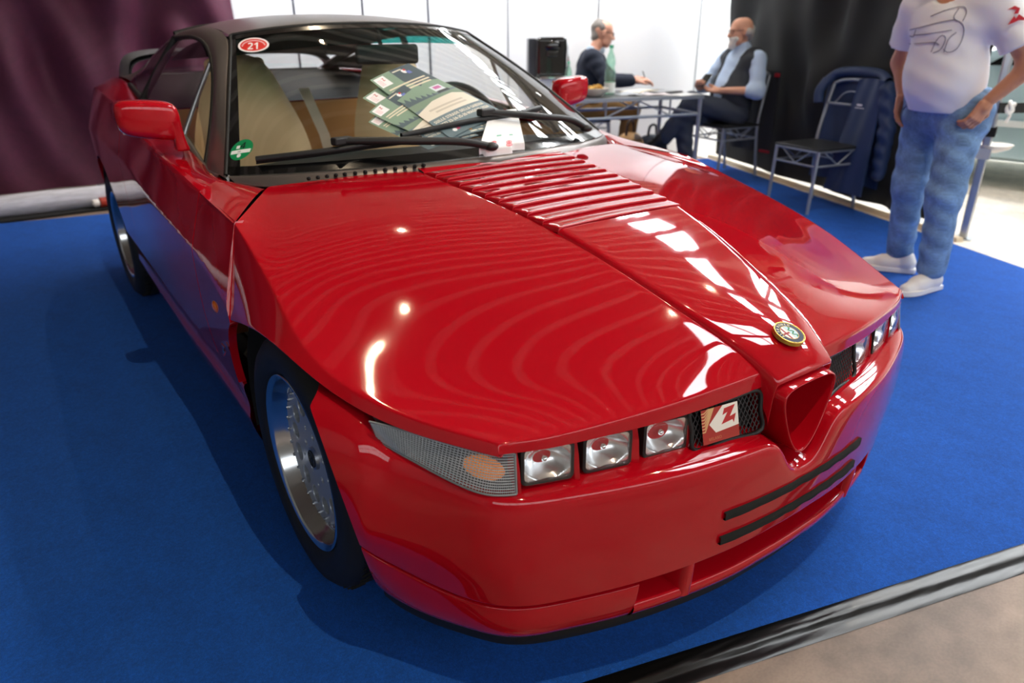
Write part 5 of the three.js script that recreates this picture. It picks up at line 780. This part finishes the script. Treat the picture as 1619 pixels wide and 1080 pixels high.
// ---------- man standing at the front right ----------
{
  const p = thing('person', 'person standing in white t-shirt, blue jeans and white trainers, hands at pockets', 'person', [2.60, 0, -0.28], -1.752);
  const ly = (y) => y > 0.95 ? 0.95 + (y - 0.95) * 0.88 : y, lean = (q) => [q[0], ly(q[1]), q[2] + Math.max(0, q[1] - 0.95) * 0.26], leanAll = (bs) => bs.map(([q, r, ...k]) => [lean(q), lean(r), ...k]);
  const sh = (s) => lean([s * 0.195, 1.40, -0.03]), elb = { 1: [0.33, 1.085, -0.02], '-1': [-0.30, 1.08, 0.0] }, wr = { 1: [0.235, 0.935, 0.06], '-1': [-0.215, 0.93, 0.05] };
  const leg = { 1: [[0.10, 0.90, 0], [0.135, 0.49, 0.06], [0.15, 0.09, 0.045]], '-1': [[-0.10, 0.90, 0], [-0.13, 0.49, -0.03], [-0.15, 0.09, -0.10]] };
  const bones = leanAll([[[0, 0.95, 0], [0, 1.25, 0], 0.14, 0.15, 0.75], [[-0.12, 1.38, -0.03], [0.12, 1.38, -0.03], 0.08], [[0, 1.42, -0.03], [0, 1.55, 0.0], 0.062, 0.055]]);
  for (const s of [-1, 1]) { bones.push([sh(s), elb[s], 0.05, 0.042], [elb[s], wr[s], 0.042, 0.028], [leg[s][0], leg[s][1], 0.08, 0.055], [leg[s][1], leg[s][2], 0.052, 0.035]); }
  const h = headBones([0, 1.575, 0.20], 0.25, 0.1);
  const hands = [handBones(wr[1], [-0.25, -0.8, 0.3], [-0.75, 0.1, -0.2], 0.9, 1), handBones(wr[-1], [0.2, -0.9, 0.2], [0.9, 0, 0], 0.5, -1)];
  bodyMesh(p, bones, [h.b], hands, skin([196, 138, 108], 61)); eyes(p, h.P);
  const hair = [[h.P(0, 0.055, -0.045), h.P(0, 0.06, 0.0), 0.079, 0.072], [h.P(-0.045, 0.01, -0.05), h.P(0.045, 0.01, -0.05), 0.052]]; const hb = boundsOf(hair); mesh('hair', nets(wrinkle(field(hair, 0.03), 0.003, 2), hb[0], hb[1], 0.007), std(0x4a3d33, 0.9), p);
  // t-shirt
  const tee = leanAll([[[0, 0.90, 0.01], [0, 1.05, 0.045], 0.172, 0.178, 0.8], [[0, 1.05, 0.045], [0, 1.28, 0.01], 0.178, 0.165, 0.8], [[-0.11, 1.34, -0.02], [0.11, 1.34, -0.02], 0.115, 0.115, 0.85], [[-0.13, 1.40, -0.03], [0.13, 1.40, -0.03], 0.078]]);
  for (const s of [-1, 1]) { const e = elb[s], m = mix3(sh(s), e, 0.72); tee.push([sh(s), m, 0.078, 0.082]); }
  const sleeveCut = (x, y, z) => { const a = 0.87 - y; const s = x > 0 ? 1 : -1, S = sh(s), E = elb[s], d = [E[0] - S[0], E[1] - S[1], E[2] - S[2]], l = Math.hypot(...d), t = ((x - S[0]) * d[0] + (y - S[1]) * d[1] + (z - S[2]) * d[2]) / l; const off = Math.hypot(x - S[0] - d[0] / l * t, y - S[1] - d[1] / l * t, z - S[2] - d[2] / l * t); const sl = off < 0.12 && Math.abs(x) > 0.2 ? t - l * 0.68 : -1; return Math.max(a, sl, 0.085 - Math.hypot(x, (y - 1.415) * 1.1, (z - 0.165) * 0.9)); };
  const tg = cloth(tee, 0.0095, 0.045, 0.0022, 4, sleeveCut);
  // printed line drawing of a car on the chest and a red mark on the sleeve
  mesh('t_shirt', tg, std(0xf4f6fc, 0.85), p).userData.label = 'white t-shirt with a thin line drawing of a car on the chest';
  const ft = field(tee, 0.045); const front = (x, y) => { let z = 0.5; for (let i = 0; i < 60; i++) { const d = ft(x, y, z); if (d < 0.006) break; z -= d * 0.7; } return z + 0.001; };
  const line = (pts) => tube(pts.map(([x, y]) => [x, ly(y), front(x, ly(y))]), 0.0016, 40, 5);
  const art = [line([[-0.15, 1.27], [-0.05, 1.285], [0.05, 1.31], [0.10, 1.315], [0.125, 1.29], [0.13, 1.24], [0.115, 1.18], [0.09, 1.165], [0.07, 1.18]]), line([[-0.15, 1.2], [-0.05, 1.205], [0.03, 1.21], [0.05, 1.2]]), line([[-0.02, 1.335], [0.05, 1.365], [0.11, 1.375], [0.125, 1.35], [0.12, 1.31]]), line([[-0.1, 1.245], [-0.02, 1.25], [0.05, 1.262], [0.09, 1.27]]), line([[0.02, 1.165], [0.035, 1.22], [0.055, 1.245], [0.07, 1.235], [0.06, 1.18], [0.03, 1.16]]), line([[0.075, 1.165], [0.085, 1.23], [0.105, 1.26]]), line([[0.09, 1.37], [0.085, 1.33], [0.1, 1.31]]), line([[-0.15, 1.24], [-0.1, 1.24], [-0.09, 1.27]])];
  mesh('line_drawing', art, std(0x6b6a82, 0.9), p).userData.label = 'thin grey line drawing of a car printed on the shirt';
  { const S = sh(1), E = elb[1], c = mix3(S, E, 0.3); const gg = []; const mark = (pts) => { const s = new THREE.Shape(pts.map(([a, b]) => new THREE.Vector2(a, b))); return new THREE.ExtrudeGeometry(s, { depth: 0.002, bevelEnabled: false }); }; gg.push(mark([[-0.03, -0.03], [-0.005, 0.0], [0.0, -0.012], [0.012, 0.002], [0.03, -0.018], [0.032, -0.028], [0.01, -0.022], [-0.01, -0.028]]), mark([[-0.028, 0.03], [0.0, 0.04], [0.018, 0.025], [0.01, 0.005], [-0.004, 0.008], [0.004, 0.022], [-0.012, 0.03]])); const g2 = merge(gg); g2.rotateY(0.75); g2.rotateZ(0.35); g2.translate(c[0] + 0.06, c[1] + 0.02, c[2] + 0.062); mesh('sleeve_print', g2, std(0xc4283a, 0.8), p).userData.label = 'red emblem printed on the sleeve'; }
  // jeans
  const jb = [[[-0.07, 0.90, 0], [0.07, 0.90, 0], 0.135, 0.135, 0.82], [[-0.09, 0.84, -0.01], [0.09, 0.84, -0.01], 0.118, 0.118, 0.95]];
  for (const s of [-1, 1]) jb.push([leg[s][0], leg[s][1], 0.105, 0.08], [leg[s][1], mix3(leg[s][1], leg[s][2], 0.93), 0.078, 0.066]);
  const jt = tinted([112, 146, 186], 0.42, 71, 256, [0.5, .5, .3, .2, .2, .3], 0.35);
  const jg = cloth(jb, 0.0095, 0.04, 0.0035, 9, (x, y, z) => Math.max(y - 0.985, 0.075 - y)); { const q = jg.attributes.position, uv = []; for (let i = 0; i < q.count; i++) uv.push((q.getX(i) + q.getZ(i)) * 3, q.getY(i) * 2); jg.setAttribute('uv', new THREE.Float32BufferAttribute(uv, 2)); }
  mesh('jeans', jg, std(0xffffff, 0.85, 0, { map: jt }), p); 
  mesh('pocket_seam', [tube([[0.145, 0.935, 0.085], [0.13, 0.90, 0.105], [0.155, 0.87, 0.1], [0.19, 0.865, 0.06]], 0.0035, 20, 6), tube([[-0.145, 0.935, 0.085], [-0.13, 0.90, 0.105], [-0.155, 0.87, 0.1], [-0.19, 0.865, 0.06]], 0.0035, 20, 6)], std(0x39577f, 0.9), p);
  const white = std(0xf0ece8, 0.6), soleM = std(0xf6f4f2, 0.55);
  shoe(p, [0.15, 0.0, 0.075], 0.02, white, soleM); shoe(p, [-0.15, 0.0, -0.075], -0.9, white, soleM);
}
// ---------- seated man with a gilet, legs crossed, phone in hand ----------
{
  const p = thing('person', 'person seated at the table end in dark gilet and pale blue shirt, white beard', 'person', [4.19, 0, -2.86], -1.72);
  const sh = (s) => [s * 0.19, 0.99, -0.12], elb = { 1: [0.28, 0.74, -0.06], '-1': [-0.30, 0.76, 0.0] }, wr = { 1: [0.10, 0.745, 0.20], '-1': [-0.08, 0.76, 0.26] };
  const L = [[0.1, 0.53, -0.02], [0.06, 0.57, 0.40], [0.0, 0.22, 0.55]], Rg = [[-0.1, 0.53, -0.02], [-0.1, 0.54, 0.42], [-0.1, 0.1, 0.40]];
  // his near leg rests across the other knee
  const near = [[0.11, 0.54, -0.02], [0.0, 0.66, 0.40], [-0.14, 0.34, 0.56]], far = [[-0.1, 0.53, -0.02], [-0.08, 0.53, 0.42], [-0.05, 0.1, 0.36]];
  const bones = [[[0, 0.56, -0.05], [0, 0.88, -0.12], 0.14, 0.15, 0.8], [[-0.12, 0.98, -0.13], [0.12, 0.98, -0.13], 0.08], [[0, 1.0, -0.12], [0, 1.12, -0.09], 0.06, 0.055]];
  for (const s of [-1, 1]) bones.push([sh(s), elb[s], 0.048, 0.04], [elb[s], wr[s], 0.04, 0.027]);
  for (const g of [near, far]) bones.push([g[0], g[1], 0.075, 0.055], [g[1], g[2], 0.05, 0.035]);
  const h = headBones([0.0, 1.205, -0.06], -0.35, 0.02);
  const hands = [handBones(wr[1], [-0.5, 0.05, 0.7], [0.2, 0.7, 0.1], 0.8, 1), handBones(wr[-1], [0.5, 0.1, 0.5], [0.3, 0.9, -0.1], 1.0, -1)];
  bodyMesh(p, bones, [h.b], hands, skin([214, 158, 132], 62)); eyes(p, h.P); glasses(p, h.P, 0x2a2e38);
  const hair = [[h.P(-0.06, 0.0, -0.045), h.P(0.06, 0.0, -0.045), 0.036], [h.P(0, 0.02, -0.085), h.P(0, -0.03, -0.075), 0.042]]; let hb = boundsOf(hair); mesh('hair', nets(wrinkle(field(hair, 0.03), 0.003, 2), ...hb, 0.007), std(0xc9c3bc, 0.9), p);
  const beard = [[h.P(-0.04, -0.055, 0.05), h.P(0, -0.105, 0.062), 0.026, 0.03], [h.P(0.04, -0.055, 0.05), h.P(0, -0.105, 0.062), 0.026, 0.03], [h.P(-0.02, -0.05, 0.082), h.P(0.02, -0.05, 0.082), 0.009]]; hb = boundsOf(beard); mesh('beard', nets(wrinkle(field(beard, 0.02), 0.002, 5), ...hb, 0.006), std(0xe6e2dc, 0.95), p);
  const shirt = [[[0, 0.56, -0.03], [0, 0.72, -0.03], 0.165, 0.175, 0.85], [[0, 0.72, -0.03], [0, 0.9, -0.1], 0.175, 0.16, 0.85], [[-0.12, 0.965, -0.12], [0.12, 0.965, -0.12], 0.095], [[0, 1.0, -0.12], [0, 1.075, -0.1], 0.075, 0.072]];
  for (const s of [-1, 1]) shirt.push([sh(s), elb[s], 0.07, 0.064], [elb[s], mix3(elb[s], wr[s], s > 0 ? 0.18 : 0.7), 0.066, 0.058]);
  mesh('shirt', cloth(shirt, 0.011, 0.035, 0.003, 3, (x, y, z) => 0.545 - y), std(0xb9cfec, 0.8), p).userData.label = 'pale blue shirt with rolled sleeves';
  const gil = [[[0, 0.56, -0.04], [0, 0.72, -0.04], 0.188, 0.196, 0.86], [[0, 0.72, -0.04], [0, 0.9, -0.11], 0.196, 0.18, 0.86], [[-0.12, 0.97, -0.125], [0.12, 0.97, -0.125], 0.112]];
  mesh('gilet', cloth(gil, 0.011, 0.04, 0.004, 6, (x, y, z) => Math.max(0.55 - y, z > -0.1 ? (0.05 + Math.max(0, y - 0.62) * 0.1) - Math.abs(x) : -1, 0.09 - Math.hypot(x, (y - 1.06) * 1.2, z + 0.09))), std(0x2f343c, 0.75), p).userData.label = 'dark grey sleeveless gilet worn open';
  const tr = [[[-0.06, 0.55, -0.05], [0.06, 0.55, -0.05], 0.125]]; for (const g of [near, far]) tr.push([g[0], g[1], 0.098, 0.078], [g[1], mix3(g[1], g[2], 0.94), 0.076, 0.07]);
  mesh('trousers', cloth(tr, 0.011, 0.04, 0.0035, 8), std(0x3a4150, 0.85), p);
  const dark = std(0x15161a, 0.5); const s1 = shoe(p, [-0.05, 0.0, 0.38], 0.1, dark, dark); const s2 = shoe(p, [-0.17, 0.26, 0.60], -0.5, dark, dark); s2.rotation.x = 0.5;
  mesh('wrist_watch', new THREE.TorusGeometry(0.031, 0.007, 8, 24).rotateY(0.9).translate(...mix3(elb[1], wr[1], 0.9)), M.blackPlastic, p);
  const ph = thing('mobile_phone', 'black mobile phone held by the man in the gilet', 'phone', [4.19, 0, -2.86], -1.72); mesh('phone_case', new RoundedBoxGeometry(0.074, 0.15, 0.009, 3, 0.004).rotateX(-0.9).rotateY(0.3).translate(0.01, 0.825, 0.29), M.blackGloss, ph);
}
// ---------- seated man in a navy sweater writing at the table ----------
{
  const p = thing('person', 'person in navy sweater and glasses sitting behind the table in profile', 'person', [3.50, 0, -3.93], 0.86);
  const sh = (s) => [s * 0.19, 1.0, 0.02], elb = { 1: [0.24, 0.78, 0.22], '-1': [-0.28, 0.80, 0.16] }, wr = { 1: [0.02, 0.80, 0.42], '-1': [-0.24, 0.80, 0.42] };
  const lg = (s) => [[s * 0.1, 0.53, -0.02], [s * 0.13, 0.54, 0.40], [s * 0.12, 0.1, 0.36]];
  const bones = [[[0, 0.56, -0.04], [0, 0.88, 0.0], 0.14, 0.15, 0.8], [[-0.12, 0.98, 0.02], [0.12, 0.98, 0.02], 0.08], [[0, 1.0, 0.02], [0, 1.12, 0.07], 0.06, 0.055]];
  for (const s of [-1, 1]) bones.push([sh(s), elb[s], 0.048, 0.04], [elb[s], wr[s], 0.04, 0.027], [lg(s)[0], lg(s)[1], 0.075, 0.055], [lg(s)[1], lg(s)[2], 0.05, 0.035]);
  const h = headBones([0.01, 1.195, 0.115], 0.2, 0.14);
  const hands = [handBones(wr[1], [-0.3, 0.1, 0.8], [-0.2, -0.9, 0.1], 0.9, 1), handBones(wr[-1], [0.1, 0.05, 0.8], [0.1, -0.9, 0.1], 0.7, -1)];
  bodyMesh(p, bones, [h.b], hands, skin([216, 160, 136], 63)); eyes(p, h.P); glasses(p, h.P, 0x1c1c20);
  const hair = [[h.P(-0.05, 0.045, -0.03), h.P(0.05, 0.045, -0.03), 0.036], [h.P(0, 0.045, -0.065), h.P(0, -0.035, -0.06), 0.056, 0.05], [h.P(0, 0.085, -0.05), h.P(0, 0.09, -0.01), 0.036, 0.028]]; const hb = boundsOf(hair); mesh('hair', nets(wrinkle(field(hair, 0.035), 0.003, 2), ...hb, 0.007), std(0x807a75, 0.9), p);
  const sw = [[[0, 0.56, -0.03], [0, 0.72, 0.02], 0.172, 0.182, 0.86], [[0, 0.72, 0.02], [0, 0.9, 0.02], 0.182, 0.168, 0.86], [[-0.12, 0.965, 0.02], [0.12, 0.965, 0.02], 0.102]]; for (const s of [-1, 1]) sw.push([sh(s), elb[s], 0.074, 0.062], [elb[s], mix3(elb[s], wr[s], 0.82), 0.06, 0.048]);
  mesh('sweater', cloth(sw, 0.011, 0.04, 0.003, 5, (x, y, z) => Math.max(0.545 - y, 0.085 - Math.hypot(x, (y - 1.075), z - 0.06))), std(0x1a2132, 0.9), p);
  const col = [[[-0.055, 1.04, 0.02], [0.0, 1.05, 0.1], 0.03], [[0.055, 1.04, 0.02], [0.0, 1.05, 0.1], 0.03], [[-0.05, 1.06, 0.0], [0.05, 1.06, 0.0], 0.034]]; const cb = boundsOf(col); mesh('shirt_collar', nets(field(col, 0.02), ...cb, 0.008), std(0xb7cbe0, 0.8), p);
  const tr = [[[-0.06, 0.55, -0.05], [0.06, 0.55, -0.05], 0.125]]; for (const s of [-1, 1]) { const g = lg(s); tr.push([g[0], g[1], 0.098, 0.08], [g[1], mix3(g[1], g[2], 0.94), 0.076, 0.07]); }
  mesh('trousers', cloth(tr, 0.011, 0.04, 0.0035, 8), std(0x7a5a2e, 0.9), p);
  const dark = std(0x2c1d14, 0.5); shoe(p, [0.12, 0, 0.38], 0.1, dark, dark); shoe(p, [-0.12, 0, 0.38], -0.1, dark, dark);
  const pen = thing('pen', 'dark pen in the hand of the man in navy', 'pen', [3.50, 0, -3.93], 0.86); mesh('barrel', rodGeo([-0.06, 0.775, 0.53], [-0.02, 0.87, 0.49], 0.005, 10), M.blackPlastic, pen);
}
// ---------- jacket over the empty chair ----------
{
  const j = thing('jacket', 'navy jacket hung over the back of the empty chair', 'jacket', [3.71, 0, -1.62], -1.76);
  const R = []; const n = 44, m = 40;
  // sheet draped over the back rail: front flap towards the seat on one side, long tail outside
  const sheet = (x0, x1, y0, y1, zTop, zBot, amp, ph) => { const rows = []; for (let i = 0; i <= m; i++) { const v = i / m, row = []; for (let k = 0; k <= n; k++) { const u = k / n, x = lerp(lerp(x0[0], x0[1], u), lerp(x1[0], x1[1], u), v), f = amp * (0.3 + v) * Math.sin(u * 6 + ph + v * 1.5) + amp * 0.4 * Math.sin(u * 13 + v * 5 + ph); row.push([x, lerp(y0, y1, v) + 0.01 * Math.sin(u * 3.1), lerp(zTop, zBot, v) + f]); } rows.push(row); } const b = rows.map((r) => r.map((p) => [p[0], p[1], p[2] - 0.012])); return [gridGeo(rows), gridGeo(b), gridGeo([rows[0], b[0]]), gridGeo([rows[m], b[m]]), gridGeo([rows.map((r) => r[0]), b.map((r) => r[0])]), gridGeo([rows.map((r) => r[n]), b.map((r) => r[n])])]; };
  const mat = std(0x1c335c, 0.6);
  mesh('back_panel', sheet([-0.26, 0.30], [-0.30, 0.34], 0.90, 0.16, -0.305, -0.285, 0.012, 1), mat, j);
  mesh('front_flap', sheet([0.07, 0.28], [0.0, 0.34], 0.90, 0.12, -0.225, -0.115, 0.012, 3), mat, j);
  mesh('collar', [tube([[-0.24, 0.87, -0.25], [-0.2, 0.92, -0.29], [0, 0.945, -0.295], [0.2, 0.93, -0.29], [0.28, 0.89, -0.26]], 0.035, 40, 10), tube([[-0.24, 0.88, -0.25], [-0.25, 0.80, -0.20], [-0.235, 0.72, -0.19]], 0.035, 20, 10)], mat, j);
  const sl = [[[0.29, 0.84, -0.26], [0.35, 0.58, -0.25], 0.06, 0.055], [[0.35, 0.58, -0.25], [0.36, 0.28, -0.24], 0.055, 0.05]]; const b = boundsOf(sl); mesh('sleeve', nets(wrinkle(field(sl, 0.03), 0.005, 3), ...b, 0.011), mat, j);
  const lg = [box(0.045, 0.012, 0.001, 0.16, 0.735, -0.165), box(0.075, 0.005, 0.001, 0.165, 0.715, -0.163)]; mesh('chest_logo', lg, std(0xdfe4ee, 0.7), j).userData.label = 'small white logo on the jacket front';
}
// dark coat with red trim hanging behind the seated man's chair
{
  const c = thing('coat', 'dark coat with red trim hung behind the man in the gilet', 'coat', [4.19, 0, -2.86], -1.72);
  const rows = []; for (let i = 0; i <= 24; i++) { const v = i / 24, row = []; for (let k = 0; k <= 24; k++) { const u = k / 24; row.push([lerp(-0.24, 0.27, u), lerp(0.89, 0.2, v), -0.305 - 0.01 * v + 0.01 * Math.sin(u * 12 + v) * (0.3 + v)]); } rows.push(row); }
  const b = rows.map((r) => r.map((p) => [p[0], p[1], p[2] - 0.014]));
  mesh('coat_back', [gridGeo(rows), gridGeo(b), gridGeo([rows.map((r) => r[24]), b.map((r) => r[24])]), gridGeo([rows.map((r) => r[0]), b.map((r) => r[0])])], std(0x23252b, 0.8), c);
  const rt = std(0xa3182a, 0.7); mesh('red_tab', box(0.05, 0.03, 0.012, 0.25, 0.86, -0.3), rt, c); mesh('red_hem', box(0.12, 0.02, 0.02, 0.21, 0.21, -0.31), rt, c);
}
// =====================================================================
// PAPER AND STICKERS ON THE WINDSCREEN
// =====================================================================
{
  const full = new THREE.Mesh(gridGeo(wsGrid), M.glass); full.updateMatrixWorld(); const rc = new THREE.Raycaster();
  const lift = (x, z, off) => { rc.set(V(x, 3, z), V(0, -1, 0)); const h = rc.intersectObject(full)[0]; return h ? [x, h.point.y + off * 0.91, z + off * 0.41] : null; };
  const ws = car.children.find((c) => c.name === 'windscreen');
  const sheet = (q, off, curl, n = 14) => { const [a, b, c, d] = q, R = []; for (let i = 0; i <= n; i++) { const row = []; for (let j = 0; j <= n; j++) { const u = j / n, v = i / n, p = mix3(mix3(d, c, u), mix3(a, b, u), v), h = lift(p[0], p[2], off + curl * (v - 0.55) ** 2 * (v > 0.55 ? 1 : 0)); row.push(h || [p[0], p[1] + off + 0.004, p[2]]); } R.push(row); } const g = gridGeo(R), uv = []; for (let i = 0; i <= n; i++) for (let j = 0; j <= n; j++) uv.push(j / n, i / n); g.setAttribute('uv', new THREE.Float32BufferAttribute(uv, 2)); return g; };
  const poster = canvasTex(512, 820, (c, w, h) => {
    c.fillStyle = '#6b7f86'; c.fillRect(0, 0, w, h); c.fillStyle = '#86a08a'; c.fillRect(0, 0, w, 380); c.fillStyle = '#4a5a62'; c.beginPath(); c.moveTo(240, 0); c.lineTo(512, 0); c.lineTo(512, 250); c.lineTo(380, 210); c.lineTo(300, 260); c.lineTo(230, 150); c.fill();
    c.fillStyle = '#53656c'; c.beginPath(); c.moveTo(0, 230); for (let i = 0; i <= 16; i++) c.lineTo(i * 24, 300 + (i % 2) * 46 + i * 5); c.lineTo(340, 470); c.lineTo(0, 440); c.fill();
    c.fillStyle = '#7f957f'; c.fillRect(0, 400, w, 70); c.fillStyle = '#e6dccb'; c.beginPath(); c.moveTo(0, 600); c.lineTo(0, 500); c.lineTo(200, 440); c.lineTo(420, 430); c.lineTo(500, 470); c.lineTo(500, 600); c.fill();
    c.fillStyle = '#c9bfae'; c.fillRect(90, 510, 330, 18); c.fillRect(120, 545, 300, 18);
    c.fillStyle = '#e9dcc4'; for (const [x, y, l] of [[40, 165, 420], [40, 195, 430], [110, 225, 340]]) c.fillRect(x, y, l, 15);
    c.fillStyle = '#f0f2f4'; c.beginPath(); c.arc(360, 58, 24, 0, 7); c.fill(); c.fillStyle = '#c8323a'; c.fillRect(368, 34, 26, 20); c.fillStyle = '#6a78c0'; c.fillRect(372, 64, 44, 34); c.fillStyle = '#e6e0cc'; c.fillRect(250, 22, 110, 12);
    c.fillStyle = '#dde3ea'; c.fillRect(330, 300, 110, 70); c.fillStyle = '#c66aa6'; c.fillRect(352, 312, 72, 32); c.fillStyle = '#2d3438'; c.fillRect(335, 368, 120, 26);
    c.fillStyle = '#f0e2cc'; c.font = 'bold 38px sans-serif'; c.fillText('SULLE STRADE DELLA SABINA', 24, 650, 464); c.fillText('RIETI 23-24-25-26 MAGGIO 2024', 24, 694, 464);
    c.fillStyle = '#e2a53a'; c.beginPath(); c.arc(390, 752, 20, 0, 7); c.fill(); c.fillStyle = '#d1452c'; c.beginPath(); c.arc(390, 752, 11, 0, 7); c.fill(); c.fillStyle = '#e6e0cc'; c.fillRect(330, 722, 120, 9); c.fillRect(360, 784, 70, 16); c.fillRect(445, 784, 50, 16); c.fillStyle = '#fff'; c.beginPath(); c.arc(80, 770, 16, 0, 7); c.fill(); c.fillStyle = '#c04a70'; c.fillRect(96, 762, 26, 18);
    c.fillStyle = '#fbf7f8'; c.fillRect(20, 16, 120, 110); c.fillStyle = '#c22a34'; c.font = 'bold 44px sans-serif'; c.fillText('Z', 92, 68); c.fillStyle = '#e6a8b0'; for (let i = 0; i < 5; i++) c.fillRect(34, 46 + i * 14, 46, 4);
  });
  const pm = phys({ map: poster, roughness: 0.45, clearcoat: 0.3, clearcoatRoughness: 0.3 });
  const LF = [
    ['topmost grey-green rally leaflet of the fan under the wiper', [[-.212, 1.084, -.752], [-.038, 1.126, -.819], [.165, .983, -.534], [-.108, .94, -.442]], 0.014, 0.05],
    ['second rally leaflet peeking out at the left under the topmost one', [[-.268, 1.048, -.692], [-.09, 1.10, -.775], [.08, .962, -.49], [-.125, .936, -.44]], 0.006, 0.03],
    ['third rally leaflet with its white square below the topmost one', [[-.285, 1.007, -.618], [-.115, 1.072, -.71], [.04, .955, -.465], [-.155, .931, -.435]], 0.010, 0.04],
    ['lowest rally leaflet of the fan on the windscreen', [[-.30, .985, -.592], [-.15, 1.045, -.672], [.0, .945, -.45], [-.19, .925, -.43]], 0.003, 0.02],
  ];
  for (const [label, q, off, curl] of LF) tag(mesh('rally_leaflet', sheet(q, off, curl), pm), label, 'leaflet', 'leaflets under the wiper');
  const tagTex = canvasTex(256, 384, (c, w, h) => { c.fillStyle = '#fbfbfc'; c.fillRect(0, 0, w, h); c.strokeStyle = '#e05a66'; c.lineWidth = 6; c.font = 'bold 60px sans-serif'; c.strokeText('8', 60, 330); c.strokeText('8', 150, 340); c.fillStyle = '#7cc6b4'; c.fillRect(90, 235, 30, 12); c.fillRect(170, 240, 22, 10); });
  tag(mesh('paper_tag', sheet([[.095, 0, -.535], [.222, 0, -.565], [.104, 0, -.352], [-.075, 0, -.352]], 0.017, 0), std(0xffffff, 0.7, 0, { map: tagTex })), 'crumpled white paper slip with red figures held under the wiper', 'paper');
  // stickers on the glass
  const disc = (cx, cz, ax, bz, n, flip) => { const pos = [], uv = [], idx = []; const put = (r, a) => { const u = r * Math.cos(a), v = r * Math.sin(a), x = cx + ax[0] * u + bz[0] * v, z = cz + ax[1] * u + bz[1] * v, p = lift(x, z, 0.0025); pos.push(...(p || [x, 1, z])); uv.push(0.5 + u / 2, 0.5 + v / 2); }; put(0, 0); for (let k = 1; k <= 4; k++) for (let i = 0; i < n; i++) put(k / 4, i / n * Math.PI * 2); for (let i = 0; i < n; i++) { const j = (i + 1) % n; idx.push(0, 1 + i, 1 + j); for (let k = 0; k < 3; k++) { const a = 1 + k * n + i, b = 1 + k * n + j; idx.push(a, a + n, b, b, a + n, b + n); } } const g = new THREE.BufferGeometry(); g.setAttribute('position', new THREE.Float32BufferAttribute(pos, 3)); g.setAttribute('uv', new THREE.Float32BufferAttribute(uv, 2)); g.setIndex(idx); g.computeVertexNormals(); return g; };
  const t21 = canvasTex(512, 288, (c, w, h) => { c.fillStyle = '#fdf6f7'; c.fillRect(0, 0, w, h); c.fillStyle = '#e8342c'; c.beginPath(); c.ellipse(w / 2, h / 2, w * 0.43, h * 0.41, 0, 0, 7); c.fill(); c.strokeStyle = '#fbd9de'; c.lineWidth = 24; c.setLineDash([20, 9]); c.beginPath(); c.ellipse(w / 2, h / 2 + 16, w * 0.36, h * 0.35, 0, Math.PI, Math.PI * 2); c.stroke(); c.setLineDash([]); c.fillStyle = '#fff'; c.font = 'bold 185px sans-serif'; c.textAlign = 'center'; c.fillText('21', w / 2, h * 0.80); });
  const a21 = mesh('number_sticker', disc(-0.438, -1.139, [0.043, 0.029], [0.017, -0.042], 40), std(0xffffff, 0.35, 0, { map: t21 }), ws); a21.userData.label = 'oval red and white sticker with the number 21';
  const tg = canvasTex(256, 256, (c, w, h) => { c.fillStyle = '#0a8a52'; c.fillRect(0, 0, w, h); c.fillStyle = '#eef3f0'; c.fillRect(16, 128, 220, 46); c.fillRect(60, 72, 40, 40); c.beginPath(); c.arc(118, 200, 24, 0, 7); c.fill(); c.fillStyle = '#0c1a14'; c.font = 'bold 110px sans-serif'; c.fillText('4', 104, 116); c.font = '26px sans-serif'; c.fillText('DO', 90, 160); });
  const ag = mesh('emission_sticker', disc(-0.645, -0.713, [0.026, 0.022], [0.021, -0.026], 40), std(0xffffff, 0.4, 0, { map: tg }), ws); ag.userData.label = 'round green sticker with the figure 4';
}
renderer.render(scene, camera);
